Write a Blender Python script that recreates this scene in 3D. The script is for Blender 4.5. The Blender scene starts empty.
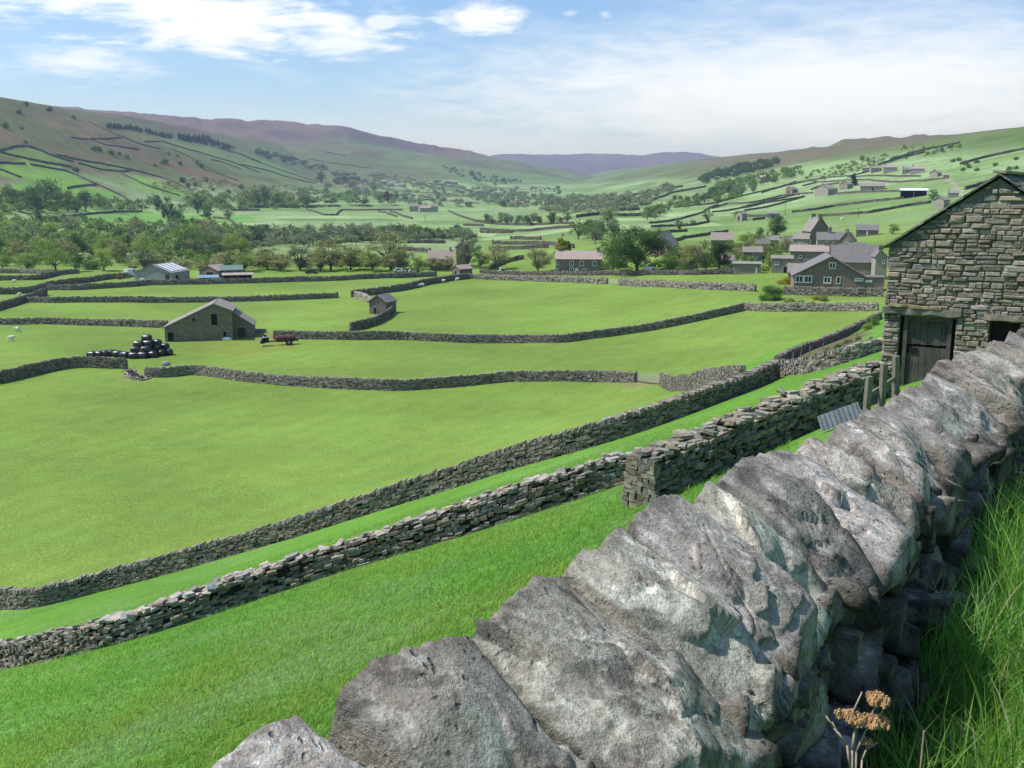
import bpy, bmesh, math, random
import numpy as np
from mathutils import Vector, Matrix
R = math.radians
random.seed(7); rng = np.random.default_rng(7)
scene = bpy.context.scene
col = scene.collection

# ------------------------------------------------------------------ camera
TH = math.atan(0.194); CT, ST = math.cos(TH), math.sin(TH)
cam_d = bpy.data.cameras.new('camera'); cam = bpy.data.objects.new('camera', cam_d)
col.objects.link(cam); cam.location = (0, 0, 0); cam.rotation_euler = (math.pi/2 - TH, 0, 0)
cam_d.sensor_width = 36.0; cam_d.lens = 36.0 * 1000 / 1024
cam_d.clip_start = 0.05; cam_d.clip_end = 60000
scene.camera = cam
scene.view_settings.view_transform = 'Standard'; scene.view_settings.look = 'None'
scene.view_settings.exposure = 0; scene.view_settings.gamma = 1
scene.render.resolution_x = 1024; scene.render.resolution_y = 768

def ray(px, py):
    a = (px - 512) / 1000.0; t = (384 - py) / 1000.0
    return np.array([a, CT + t*ST, -ST + t*CT])          # world dir per unit depth

# ------------------------------------------------------------------ noise
def _h(i, j, k):
    n = (i*374761393 + j*668265263 + k*2147483647 + 1013904223) & 0xffffffff
    n = ((n ^ (n >> 13)) * 1274126177) & 0xffffffff
    n = ((n ^ (n >> 15)) * 2246822519) & 0xffffffff
    return ((n ^ (n >> 16)) & 0xffffff) / float(0xffffff) * 2 - 1
def vnoise(p):
    p = np.asarray(p, dtype=np.float64)
    i = np.floor(p).astype(np.int64); f = p - i; f = f*f*(3 - 2*f)
    x, y, z = i[..., 0], i[..., 1], i[..., 2]; u, v, w = f[..., 0], f[..., 1], f[..., 2]
    def L(a, b, t): return a + (b - a)*t
    return L(L(L(_h(x,y,z), _h(x+1,y,z), u), L(_h(x,y+1,z), _h(x+1,y+1,z), u), v),
             L(L(_h(x,y,z+1), _h(x+1,y,z+1), u), L(_h(x,y+1,z+1), _h(x+1,y+1,z+1), u), v), w)
def fbm(p, o=4, gain=.5):
    s = 0; a = 1.0; p = np.asarray(p, dtype=np.float64)
    for k in range(o):
        s = s + a*vnoise(p + 17.3*k); p = p*2.03; a *= gain
    return s
def sstep(x, a, b):
    t = np.clip((x - a)/(b - a), 0, 1); return t*t*(3 - 2*t)

# ------------------------------------------------------------------ terrain
VX = np.array([-5000,-1200,-760,-666,-560,-450,-358,-300,-240,-150,  10, 48, 110, 161, 242, 355, 512, 700,1200,5000.])
VZ = np.array([  150,  140, 125, 112,  64,  14, -17, -25, -26, -26,-25,-19.5,-18,-12.5,  1,  27,  58,  78,  90, 90.])
WALLX = np.array([-3., -.444, -.125, .333, 1.34, 2.51, 4.35, 9.0, 20.])
WALLY = np.array([-1.6, 1.38,  1.74, 2.60, 4.20, 6.00, 8.50, 14.5, 28.])
def smoothmax(a, b, k):
    m = np.maximum(a, b); return m + k*np.log(np.exp((a-m)/k) + np.exp((b-m)/k))
def sky_layer(px_pts, py_pts, d_pts, f_pts, pw):
    return (np.array(px_pts, float), np.array(py_pts, float), np.array(d_pts, float), np.array(f_pts, float), pw)
LAYERS = [
 # left moor behind the near hill
 sky_layer([-700, 20,  80, 140, 200, 300, 350, 400, 440, 470, 500, 530, 560, 600, 640, 680, 720, 760],
           [ 130,114, 114, 118, 121, 124, 127, 140, 147, 150, 158, 164, 171, 183, 197, 206, 215, 230],
           [3200,3400,3500,3600,3800,4000,4000,4200,4300,4400,4500,4500,4500,4300,4000,3800,3600,3500],
           [1300,1500,1600,1700,1800,1900,2000,2000,2000,2100,2200,2200,2300,2500,2600,2700,2800,2900], 1.15),
 # far moor closing the dale
 sky_layer([-200, 400, 480, 500, 540, 560, 600, 650, 665, 700, 750, 800, 1500],
           [ 165, 165, 158, 156, 153, 154, 155, 154, 152, 155, 159, 168, 168],
           [9000]*13, [5500]*13, 1.0),
 # right middle hill
 sky_layer([ 560, 600, 650, 700, 750, 775, 800, 825, 840, 900, 920, 935, 960, 1000, 1600],
           [ 225, 212, 196, 177, 163, 158, 151, 147, 142, 140, 137.5, 139, 141, 146, 150],
           [2600,2500,2400,2300,2200,2200,2200,2200,2200,2200,2200,2200,2200, 2200,2200],
           [1200,1100,1000, 950, 900, 900, 900, 900, 900,1000,1000,1000,1000, 1000,1000], 1.1),
]
def H(x, y):
    x = np.asarray(x, float); y = np.asarray(y, float)
    d = np.hypot(x, y)
    plane = -2.73 + .331*x - .23*y
    # raised ground on the uphill side of the foreground wall
    xw = np.interp(y, WALLY, WALLX)
    side = (x - xw)
    step = 1.15*sstep(side, -.1, .42)*(1 - sstep(d, 8, 22))*sstep(y, -12, -2)
    step = step - 0.06*sstep(side, .5, 3)*(1-sstep(d, 8, 22))
    plane = plane + step
    plane = np.where(plane > 30, 30 + (plane-30)*.3, plane)
    xx = x + 25*vnoise(np.stack([x/400, y/400, 0*x+3.], -1))*sstep(d, 200, 600)
    fl = np.interp(xx, VX, VZ)
    fl = (fl + np.interp(xx-12, VX, VZ) + np.interp(xx+12, VX, VZ))/3
    fl = fl + .009*np.clip(y-600, 0, 4000)
    fl = fl + (.6*vnoise(np.stack([x/60, y/45, 0*x], -1)))*sstep(d, 60, 200)
    z = smoothmax(plane, fl, 1.2)
    z = z + .12*vnoise(np.stack([x/6, y/6, 0*x+9.], -1))*sstep(d, 10, 30)
    # hills
    yc = np.maximum(y, 1.0)
    px = 512 + 1000*x/(yc*CT)
    for (P, S, D, F, pw) in LAYERS:
        r = np.interp(px, P, D); f = np.interp(px, P, F)
        s = (d - f)/(r - f)
        q = (sstep(s, .6, 1.0))
        sky = np.interp(px, P, S) + q*(1.2*vnoise(np.stack([px/14, 0*px, 0*px+P[1]], -1)) + .5*vnoise(np.stack([px/5, 0*px+7, 0*px+P[1]], -1)))
        t = (384 - sky)/1000
        zr = r*(t*CT - ST)/(CT + t*ST)
        z0 = -22.0 + .009*np.clip(f-600, 0, 4000)
        sc = np.clip(s, 0, 1)
        prof = (sc**pw)*.6 + .4*(sc*sc*(3-2*sc))
        zl = z0 + (zr - z0)*prof
        zl = zl + (d*.0045)*fbm(np.stack([x/(r*.07), y/(r*.07), 0*x+P[1]], -1), 4)*sstep(s, 0, .2)*(1-sstep(s, .75, 1.0))
        zl = np.where(s > 1, zr - (s-1)*(r-f)*.12, zl)
        zl = np.where((s < 0) | (y < 50), -100, zl)
        z = np.maximum(z, zl)
    hill = sstep(np.abs(x - 40), 250, 500)*sstep(y, 250, 500)
    z = z + hill*2.5*fbm(np.stack([x/110, y/110, 0*x+5.], -1), 4)
    return z
def h1(x, y): return float(H(np.array([x]), np.array([y]))[0])
def hit(px, py, dmin=4.0, dmax=9000):
    """ground point seen at a place of the photograph (surveying the terrain)"""
    v = ray(px, py); t = np.geomspace(dmin, dmax, 1100)
    X, Y, Z = v[0]*t, v[1]*t, v[2]*t
    g = Z - H(X, Y); idx = np.where(g <= 0)[0]
    if len(idx) == 0: return None
    i = idx[0]
    if i == 0: return Vector((X[0], Y[0], Z[0]))
    a, b = t[i-1], t[i]
    for _ in range(2):
        tt = np.linspace(a, b, 30); gg = v[2]*tt - H(v[0]*tt, v[1]*tt)
        j = np.where(gg <= 0)[0]; j = int(j[0]) if len(j) else 29
        a, b = tt[max(j-1, 0)], tt[j]
    t = b
    return Vector((v[0]*t, v[1]*t, h1(v[0]*t, v[1]*t)))
def proj(p):
    dd = p[1]*CT - p[2]*ST
    return 512 + 1000*p[0]/dd, 384 - 1000*(p[1]*ST + p[2]*CT)/dd

# ------------------------------------------------------------------ object helpers
def tag(o, label=None, cat=None, group=None, kind=None):
    if label: o['label'] = label
    if cat: o['category'] = cat
    if group: o['group'] = group
    if kind: o['kind'] = kind
    return o
def empty(name, loc, rz=0, label=None, cat=None, group=None):
    o = bpy.data.objects.new(name, None); col.objects.link(o); o.location = loc; o.rotation_euler = (0, 0, rz)
    o.empty_display_size = .2
    return tag(o, label, cat, group)
def np_mesh(name, V, F, mat, parent=None, smooth=False, cols=None, mats=None, midx=None):
    """V (n,3), F (m,k) arrays of equal face size, or list of lists"""
    me = bpy.data.meshes.new(name)
    V = np.asarray(V, np.float32)
    if isinstance(F, np.ndarray):
        m, k = F.shape
        me.vertices.add(len(V)); me.vertices.foreach_set('co', V.ravel())
        me.loops.add(m*k); me.loops.foreach_set('vertex_index', F.astype(np.int32).ravel())
        me.polygons.add(m); me.polygons.foreach_set('loop_start', np.arange(0, m*k, k, dtype=np.int32))
        me.polygons.foreach_set('loop_total', np.full(m, k, np.int32)); me.update(calc_edges=True)
    else:
        me.from_pydata([tuple(v) for v in V], [], F)
    if mats:
        for q in mats: me.materials.append(q)
        if midx is not None: me.polygons.foreach_set('material_index', np.asarray(midx, np.int32))
    elif mat: me.materials.append(mat)
    if smooth: me.polygons.foreach_set('use_smooth', np.ones(len(me.polygons), bool))
    else: me.polygons.foreach_set('use_smooth', np.zeros(len(me.polygons), bool))
    if cols is not None:
        at = me.color_attributes.new('tint', 'FLOAT_COLOR', 'POINT')
        c = np.ones((len(V), 4), np.float32); c[:, :3] = cols; at.data.foreach_set('color', c.ravel())
    me.validate()
    o = bpy.data.objects.new(name, me); col.objects.link(o)
    if parent: o.parent = parent
    return o
class MB:
    def __init__(s): s.v = []; s.f = []; s.m = []
    def add(s, vs, fs, mi=0):
        n = len(s.v); s.v += [tuple(v) for v in vs]; s.f += [[i+n for i in f] for f in fs]; s.m += [mi]*len(fs); return s
    def box(s, c, d, rz=0, tilt=None, mi=0):
        hx, hy, hz = d[0]/2, d[1]/2, d[2]/2
        vs = [(x, y, z) for z in (-hz, hz) for (x, y) in ((-hx,-hy),(hx,-hy),(hx,hy),(-hx,hy))]
        M = Matrix.Rotation(rz, 3, 'Z')
        if tilt is not None: M = M @ tilt
        return s.add([M @ Vector(v) + Vector(c) for v in vs], [[0,3,2,1],[4,5,6,7],[0,1,5,4],[1,2,6,5],[2,3,7,6],[3,0,4,7]], mi)
    def bar(s, a, b, w, h=None, mi=0):
        a, b = Vector(a), Vector(b); h = h or w; t = (b-a).normalized()
        u = t.cross(Vector((0,0,1))) if abs(t.z) < .95 else t.cross(Vector((0,1,0)))
        u.normalize(); q = u.cross(t)
        vs = [p + u*i*w/2 + q*j*h/2 for p in (a, b) for (i, j) in ((-1,-1),(1,-1),(1,1),(-1,1))]
        return s.add(vs, [[0,1,2,3],[7,6,5,4],[0,4,5,1],[1,5,6,2],[2,6,7,3],[3,7,4,0]], mi)
    def tube(s, a, b, ra, rb, n=8, mi=0):
        a, b = Vector(a), Vector(b); t = (b-a).normalized()
        u = t.cross(Vector((0,0,1))) if abs(t.z) < .95 else t.cross(Vector((0,1,0)))
        u.normalize(); q = u.cross(t)
        vs = [p + (u*math.cos(2*math.pi*k/n) + q*math.sin(2*math.pi*k/n))*r for (p, r) in ((a, ra), (b, rb)) for k in range(n)]
        return s.add(vs, [[k, (k+1) % n, n+(k+1) % n, n+k] for k in range(n)] + [list(range(n))[::-1], list(range(n, 2*n))], mi)
    def build(s, name, mat, parent=None, smooth=False, mats=None):
        o = np_mesh(name, np.array(s.v), s.f, mat, parent, smooth, mats=mats, midx=s.m if mats else None)
        bm = bmesh.new(); bm.from_mesh(o.data); bmesh.ops.recalc_face_normals(bm, faces=bm.faces); bm.to_mesh(o.data); bm.free()
        return o

# ------------------------------------------------------------------ material helpers
class NT:
    def __init__(s, name):
        s.m = bpy.data.materials.new(name); s.m.use_nodes = True; s.t = s.m.node_tree; s.t.nodes.clear()
        s.out = s.t.nodes.new('ShaderNodeOutputMaterial')
    def n(s, ty, **kw):
        o = s.t.nodes.new('ShaderNode'+ty)
        for k, v in kw.items():
            if k in o.inputs.keys(): s.link(v, o.inputs[k]) if hasattr(v, 'is_linked') else setattr(o.inputs[k], 'default_value', v)
            elif isinstance(k, str) and k.startswith('i') and k[1:].isdigit():
                q = o.inputs[int(k[1:])]; s.link(v, q) if hasattr(v, 'is_linked') else setattr(q, 'default_value', v)
            else: setattr(o, k, v)
        return o
    def link(s, a, b): s.t.links.new(a, b)
    def noise(s, vec, scale, detail=4, rough=.55, dist=0):
        o = s.n('TexNoise', Scale=scale, Detail=detail, Roughness=rough, Distortion=dist); s.link(vec, o.inputs['Vector']); return o.outputs['Fac']
    def ramp(s, fac, stops, interp='LINEAR'):
        o = s.n('ValToRGB'); s.link(fac, o.inputs[0]); o.color_ramp.interpolation = interp
        el = o.color_ramp.elements
        while len(el) < len(stops): el.new(.5)
        for e, (p, c) in zip(el, stops): e.position = p; e.color = (c, c, c, 1) if not hasattr(c, '__len__') else (*c, 1)
        return o.outputs[0]
    def mix(s, f, a, b, mode='MIX'):
        o = s.n('MixRGB', blend_type=mode)
        for q, v in zip(o.inputs, (f, a, b)):
            if hasattr(v, 'is_linked'): s.link(v, q)
            elif hasattr(v, '__len__'): q.default_value = (*v, 1) if len(v) == 3 else v
            else: q.default_value = v if q.type == 'VALUE' else (v, v, v, 1)
        return o.outputs[0]
    def math(s, op, a, b=0.0, clamp=False):
        o = s.n('Math', operation=op, use_clamp=clamp)
        for q, v in zip(o.inputs, (a, b)):
            if hasattr(v, 'is_linked'): s.link(v, q)
            else: q.default_value = v
        return o.outputs[0]
    def bump(s, h, strength, dist=.02):
        o = s.n('Bump', Strength=strength, Distance=dist); s.link(h, o.inputs['Height']); return o.outputs[0]
    def finish(s, color, rough=.9, bump=None, spec=.2, metal=0, trans=0, disp=None):
        b = s.n('BsdfPrincipled')
        if hasattr(color, 'is_linked'): s.link(color, b.inputs['Base Color'])
        else: b.inputs['Base Color'].default_value = (*color, 1)
        if hasattr(rough, 'is_linked'): s.link(rough, b.inputs['Roughness'])
        else: b.inputs['Roughness'].default_value = rough
        b.inputs['Specular IOR Level'].default_value = spec; b.inputs['Metallic'].default_value = metal
        if bump is not None: s.link(bump, b.inputs['Normal'])
        sh = b.outputs[0]
        if trans > 0:
            tr = s.n('BsdfTranslucent'); s.link(color, tr.inputs[0]) if hasattr(color, 'is_linked') else setattr(tr.inputs[0], 'default_value', (*color, 1))
            mx = s.n('MixShader'); mx.inputs[0].default_value = trans; s.link(sh, mx.inputs[1]); s.link(tr.outputs[0], mx.inputs[2]); sh = mx.outputs[0]
        s.link(sh, s.out.inputs[0]); return s.m
    def pos(s): return s.n('NewGeometry').outputs['Position']
    def obj(s): return s.n('TexCoord').outputs['Object']
    def attr(s, a='tint'): return s.n('Attribute', attribute_name=a).outputs['Color']
    def rnd(s): return s.n('ObjectInfo').outputs['Random']
SKYTINT = (.95, 1.18, 1.44); CLOUDCOL = (9.4, 9.7, 10.0)
HAZE = 1.15e-4
# ------------------------------------------------------------------ world: sky, cloud, sun
SUN_AZ, SUN_EL = R(-90), R(56)      # azimuth from the view direction (left is negative)
sd = Vector((math.sin(SUN_AZ)*math.cos(SUN_EL), math.cos(SUN_AZ)*math.cos(SUN_EL), math.sin(SUN_EL)))
sl = bpy.data.lights.new('sun', 'SUN'); so = bpy.data.objects.new('sun', sl); col.objects.link(so)
sl.energy = 5.0; sl.angle = R(.5); sl.color = (1.0, .96, .89)
so.rotation_euler = (-sd).to_track_quat('-Z', 'Y').to_euler()
w = bpy.data.worlds.new('World'); scene.world = w; w.use_nodes = True
wt = w.node_tree; wt.nodes.clear()
W = NT.__new__(NT); W.t = wt
wo = wt.nodes.new('ShaderNodeOutputWorld'); bg = wt.nodes.new('ShaderNodeBackground')
sky = wt.nodes.new('ShaderNodeTexSky'); sky.sky_type = 'NISHITA'; sky.sun_disc = False
sky.sun_elevation = SUN_EL; sky.sun_rotation = SUN_AZ; sky.altitude = 200; sky.air_density = 1.0; sky.dust_density = 1.2; sky.ozone_density = 1.0
tc = W.n('TexCoord').outputs['Generated']
sx = W.n('SeparateXYZ'); W.link(tc, sx.inputs[0]); X, Y, Z = sx.outputs
zc = W.math('MAXIMUM', Z, .02)
# cloud deck coordinates: direction projected onto a plane high above
cx = W.math('DIVIDE', X, W.math('ADD', zc, .12)); cy = W.math('DIVIDE', Y, W.math('ADD', zc, .12))
cv = W.n('CombineXYZ'); W.link(cx, cv.inputs[0]); W.link(cy, cv.inputs[1]); cvo = cv.outputs[0]
def dir_mask(px, py, rx, ry, vec_noise=None):
    v = Vector(ray(px, py)).normalized(); az = math.atan2(v.x, v.y); el = math.asin(v.z)
    a = W.math('ARCTAN2', X, Y); e = W.math('ARCSINE', Z)
    da = W.math('DIVIDE', W.math('SUBTRACT', a, az), rx/1000); de = W.math('DIVIDE', W.math('SUBTRACT', e, el), ry/1000)
    r2 = W.math('ADD', W.math('MULTIPLY', da, da), W.math('MULTIPLY', de, de))
    return W.math('SUBTRACT', 1.0, W.math('SQRT', r2))
n1 = W.noise(cvo, 2.6, 8, .62, .6); n2 = W.noise(cvo, .9, 6, .6, 1.2); n3 = W.noise(cvo, 7, 6, .6, .3)
nn = W.math('SUBTRACT', W.math('ADD', W.math('MULTIPLY', n1, .75), W.math('MULTIPLY', n3, .45)), .6)
def cloud(px, py, rx, ry, gain, nz=2.6, soft=.25):
    m = dir_mask(px, py, rx, ry)
    v = W.math('ADD', m, W.math('MULTIPLY', nn, nz))
    o = W.n('MapRange', interpolation_type='SMOOTHSTEP'); W.link(v, o.inputs['Value']); o.inputs['From Min'].default_value = 0.0; o.inputs['From Max'].default_value = soft
    return W.math('MULTIPLY', o.outputs[0], gain)
parts = [cloud(200, 18, 200, 42, 1.0, 3.0, .8), cloud(75, 62, 85, 24, .75, 2.6, 1.0), cloud(330, 45, 80, 18, .8, 3.0, 1.0), cloud(478, 16, 50, 26, .95, 3.2, .9),
         cloud(570, 14, 14, 6, .5, 2.5, .9), cloud(605, 15, 11, 7, .5, 2.5, .9),
         cloud(830, 95, 540, 100, .92, .9, .9), cloud(900, 25, 360, 80, .62, 1.8, 1.5), cloud(560, 165, 1000, 90, .80, .5, 1.3),
         cloud(380, 22, 20, 9, .7, 1.5, .5)]
tot = parts[0]
for p_ in parts[1:]: tot = W.math('MAXIMUM', tot, p_)
# distant cloud elsewhere round the horizon
oth = W.n('MapRange', interpolation_type='SMOOTHSTEP'); W.link(n2, oth.inputs['Value']); oth.inputs['From Min'].default_value = .56; oth.inputs['From Max'].default_value = .8
tot = W.math('MAXIMUM', tot, W.math('MULTIPLY', oth.outputs[0], .35))
above = W.n('MapRange'); W.link(Z, above.inputs['Value']); above.inputs['From Min'].default_value = -.02; above.inputs['From Max'].default_value = .02
tot = W.math('MULTIPLY', tot, above.outputs[0])
skc = W.mix(1.0, sky.outputs[0], SKYTINT, 'MULTIPLY')
final = W.mix(tot, skc, CLOUDCOL)
W.link(final, bg.inputs[0]); bg.inputs[1].default_value = .125
W.link(bg.outputs[0], wo.inputs[0])

# ------------------------------------------------------------------ ground material
# terrain sheet: a polar grid, dense ahead, coarse behind
az = np.concatenate([np.arange(-180, -34, 2.0), np.arange(-34, 34, .09), np.arange(34, 180, 2.0)])
az = np.radians(az)
rr = np.concatenate([[0.0], np.geomspace(.4, 60, 170), np.geomspace(60.6, 900, 330), np.geomspace(905, 16000, 330)])
A, RR = np.meshgrid(az, rr, indexing='ij')
GX = (RR*np.sin(A)); GY = (RR*np.cos(A)); GZ = H(GX, GY)
na, nr = A.shape

_az0, _da = math.radians(-34), math.radians(.09)
_i0 = int(np.searchsorted(az, _az0 - 1e-9)); _n0 = int(np.sum((az >= _az0-1e-9) & (az < math.radians(34)-1e-9)))
def Hf(x, y):
    """height of the terrain sheet itself"""
    x = np.asarray(x, float); y = np.asarray(y, float); a = np.arctan2(x, y); r_ = np.hypot(x, y)
    fi = np.clip((a - az[_i0])/_da, 0, _n0-1.001); i = fi.astype(int); u = fi - i; i = i + _i0
    fj = np.interp(r_, rr, np.arange(len(rr))); fj = np.clip(fj, 0, len(rr)-1.001); j = fj.astype(int); v = fj - j
    g = GZ; z = (g[i, j]*(1-u)+g[i+1, j]*u)*(1-v) + (g[i, j+1]*(1-u)+g[i+1, j+1]*u)*v
    out = np.abs(a) > math.radians(33.8)
    if out.any(): z = np.where(out, H0(x, y), z)
    return z
H0 = H; H = Hf
def ground_mat():
    N = NT('pasture'); P = N.pos(); C = N.attr()
    big = N.noise(P, .035, 5, .6); mid = N.noise(P, .4, 4, .6); fine = N.noise(P, 6, 4, .65); tiny = N.noise(P, 40, 3, .6)
    mp = N.n('Mapping'); N.link(P, mp.inputs[0]); mp.inputs['Scale'].default_value = (.25, 1.1, .3); mp.inputs['Rotation'].default_value = (0, 0, .35)
    streak = N.noise(mp.outputs[0], .25, 5, .6)
    v = N.ramp(big, [(.3, .80), (.7, 1.2)]); v2 = N.ramp(mid, [(.25, .90), (.75, 1.09)]); v3 = N.ramp(fine, [(.3, .58), (.7, 1.40)]); v4 = N.ramp(tiny, [(.3, .74), (.7, 1.24)])
    c = N.mix(1, C, v, 'MULTIPLY'); c = N.mix(1, c, v2, 'MULTIPLY'); c = N.mix(1, c, v3, 'MULTIPLY'); c = N.mix(1, c, v4, 'MULTIPLY')
    mp2 = N.n('Mapping'); N.link(P, mp2.inputs[0]); mp2.inputs['Rotation'].default_value = (0, 0, .5)
    wv = N.n('TexWave', wave_type='BANDS', bands_direction='X', Scale=.09, Distortion=1.6, Detail=2.0); wv.inputs['Detail Scale'].default_value = .3; N.link(mp2.outputs[0], wv.inputs[0])
    c = N.mix(1, c, N.ramp(wv.outputs[1], [(.0, .97), (1, 1.02)]), 'MULTIPLY')
    tuft = N.noise(P, 1.7, 3, .7, .5); c = N.mix(N.ramp(tuft, [(.57, 0), (.66, .32)]), c, N.mix(1, c, (.62, .78, .7), 'MULTIPLY'))
    yel = N.ramp(streak, [(.42, 0), (.72, .45)]); c = N.mix(yel, c, N.mix(1, c, (1.35, 1.08, .95), 'MULTIPLY'))
    b = N.bump(N.math('ADD', N.math('MULTIPLY', fine, .6), tiny), .5, .05)
    return N.finish(c, .95, b, .08)
M_ground = ground_mat()

def in_poly(X, Y, poly):
    ins = np.zeros(X.shape, bool); n = len(poly)
    for i in range(n):
        x1, y1 = poly[i][0], poly[i][1]; x2, y2 = poly[(i+1) % n][0], poly[(i+1) % n][1]
        c = ((y1 > Y) != (y2 > Y)) & (X < (x2-x1)*(Y-y1)/(y2-y1+1e-12) + x1); ins ^= c
    return ins

def ground_colours(X, Y, Z):
    d = np.hypot(X, Y); n = len(X)
    nz = lambda s, k, o=4: fbm(np.stack([X/s, Y/s, 0*X+k], -1), o)
    near = np.array([.115, .262, .036]); field = np.array([.170, .268, .052]); pale = np.array([.25, .35, .165])
    plane = -2.73 + .331*X - .23*Y; fl = np.interp(X, VX, VZ)
    k0 = sstep(plane - fl, -.2, 2.0); ya = np.interp(X, FOOT[:, 0], FOOT[:, 1]); k1 = sstep(ya - Y, -.6, .6)
    t_ = sstep(X, FOOT[-1, 0]-1, FOOT[-1, 0]+4); k = (k1*(1-t_) + k0*t_)[:, None]
    c = near*k + field*(1-k)
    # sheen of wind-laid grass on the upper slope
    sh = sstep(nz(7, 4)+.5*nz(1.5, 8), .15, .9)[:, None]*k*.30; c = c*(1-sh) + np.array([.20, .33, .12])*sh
    # distance: hay meadow sheen painted in, paler and cooler, each field its own tint
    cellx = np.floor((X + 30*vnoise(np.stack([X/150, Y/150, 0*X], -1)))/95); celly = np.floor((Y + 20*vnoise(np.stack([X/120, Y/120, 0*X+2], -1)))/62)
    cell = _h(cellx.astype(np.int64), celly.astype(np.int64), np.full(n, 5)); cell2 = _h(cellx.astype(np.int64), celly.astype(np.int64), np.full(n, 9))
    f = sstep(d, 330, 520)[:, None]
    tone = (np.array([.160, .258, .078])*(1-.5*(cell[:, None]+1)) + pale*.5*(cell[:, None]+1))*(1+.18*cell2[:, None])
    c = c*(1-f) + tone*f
    # left hill: green intake below, bracken and rough grazing above
    lh = sstep(-X, 250, 330)*sstep(Y, 200, 500)
    zz = Z + 10*nz(90, 3)
    rough = (sstep(zz, -8, 22)*lh)[:, None]
    br = sstep(nz(120, 6) + .4*nz(30, 2) + .3*nz(9, 5), -.5, .35)[:, None]; scr = (sstep(nz(16, 14, 5), .42, .6))[:, None]*.5
    roughc = np.array([.120, .135, .050])*(1-br) + np.array([.175, .132, .078])*br
    roughc = roughc*(1-scr) + np.array([.06, .085, .03])*scr; c = c*(1-rough) + roughc*rough
    top = (sstep(zz, 88, 112)*lh)[:, None]; c = c*(1-top) + np.array([.10, .115, .04])*top
    # right hill
    sc3 = (sstep(nz(75, 61, 5) + .3*nz(20, 3), .12, .5)*sstep(d, 1300, 1900)*(1-sstep(Z, 110, 190))*(1-sstep(d, 5000, 5600)))[:, None]*.6; c = c*(1-sc3) + np.array([.055, .085, .04])*sc3
    sc2 = (sstep(nz(14, 44, 5), .45, .62)*sstep(d, 300, 600)*sstep(np.abs(X), 120, 260))[:, None]*.35; c = c*(1-sc2) + np.array([.05, .09, .03])*sc2
    rh = (sstep(X, 330, 480)*sstep(Z, 22, 36))[:, None]
    rg = sstep(nz(90, 11), -.3, .5)[:, None]
    c = c*(1-rh) + (np.array([.085, .145, .034])*rg + np.array([.12, .165, .055])*(1-rg))*rh
    # heather moors
    far = (sstep(d, 1500, 1900)*sstep(Z, 10, 30)*(X < 600))[:, None]
    hb = sstep(nz(420, 21) + .35*nz(90, 2), -.3, .5)[:, None]
    hd = sstep(Z + 40*nz(500, 4)[:], 70, 170)[:, None]
    moorc = (np.array([.13, .21, .07])*hb + np.array([.115, .145, .06])*(1-hb))*(1-hd) + (np.array([.105, .078, .072])*hb + np.array([.15, .11, .085])*(1-hb))*hd
    c = c*(1-far) + moorc*far
    px = 512 + 1000*X/(np.maximum(Y, 1)*CT)
    rm = (sstep(d, 1250, 1500)*sstep(px, 640, 740)*(d < 4600)*sstep(Z, 5, 25))[:, None]
    q = sstep(nz(200, 31)+.3*nz(50, 3) - Z*.004, -.5, .25)[:, None]
    c = c*(1-rm) + (np.array([.115, .140, .060])*q + np.array([.145, .125, .075])*(1-q))*rm
    ff = sstep(d, 5000, 6000)[:, None]; c = c*(1-ff) + (np.array([.09, .07, .08])*hb + np.array([.12, .09, .085])*(1-hb))*ff
    for (poly, colr, a) in GROUND_PATCHES:
        if poly is None: continue
        m = in_poly(X + .6*vnoise(np.stack([X/2, Y/2, 0*X], -1)), Y + .6*vnoise(np.stack([X/2, Y/2, 0*X+5], -1)), poly)[:, None]*a
        c = c*(1-m) + np.array(colr)*m
    # trodden, muddy gateways
    for (gx, gy, gr) in MUD:
        dd = np.hypot(X-gx, Y-gy)*(1+.35*nz(3, 8))
        m = (1-sstep(dd, gr*.3, gr))[:, None]*.75
        c = c*(1-m) + np.array([.22, .19, .10])*m
    return c
_f = np.array([tuple(hit(*q)) for q in [(0,607),(40,608),(83,595),(133,583),(230,556),(340,523),(440,492),(520,467),(600,445),(694,413),(740,395),(775,379)]])
FOOT = np.concatenate([[_f[0] + (_f[0]-_f[3])*3], _f]); FOOT = FOOT[np.argsort(FOOT[:, 0])]
def poly_px(pts): return [tuple(hit(*p)[:2]) for p in pts]
GROUND_PATCHES = [(poly_px(p), c, a) for (p, c, a) in [
    ([(2,190),(48,170),(100,190),(125,196),(60,205),(2,200)], (.15,.31,.05), .9),
    ([(0,165),(25,160),(60,166),(90,183),(55,183),(0,176)], (.16,.31,.05), .9),
    ([(120,172),(150,178),(190,196),(178,196),(140,186)], (.16,.32,.05), .9),
    ([(0,190),(30,196),(100,205),(60,212),(0,207)], (.14,.29,.05), .9), ([(0,150),(30,148),(60,158),(70,163),(40,163),(0,156)], (.14,.24,.05), .8),
    ([(75,158),(110,162),(130,166),(118,172),(85,168)], (.13,.22,.05), .6), ([(142,210),(165,214),(250,215),(255,222),(160,224),(45,222),(45,218)], (.13,.30,.05), .8),
    ([(190,335),(262,330),(300,349),(250,356),(190,352)], (.19,.22,.045), .55),
    ([(795,300),(850,300),(878,294),(878,286),(790,290)], (.15,.20,.05), .7),
    ([(785,368),(850,352),(868,345),(866,330),(820,345),(783,362)], (.13,.10,.06), .9),
    ([(935,170),(950,175),(962,190),(968,200),(960,196),(948,182),(930,174)], (.32,.29,.24), .6),
]]
MUD = []
for (px_, py_, r_) in [(648, 383, 4.5), (135, 378, 3), (613, 283, 3), (275, 336, 4), (368, 300, 2.5), (380, 315, 3)]:
    g_ = hit(px_, py_); MUD.append((g_.x, g_.y, r_))

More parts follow.
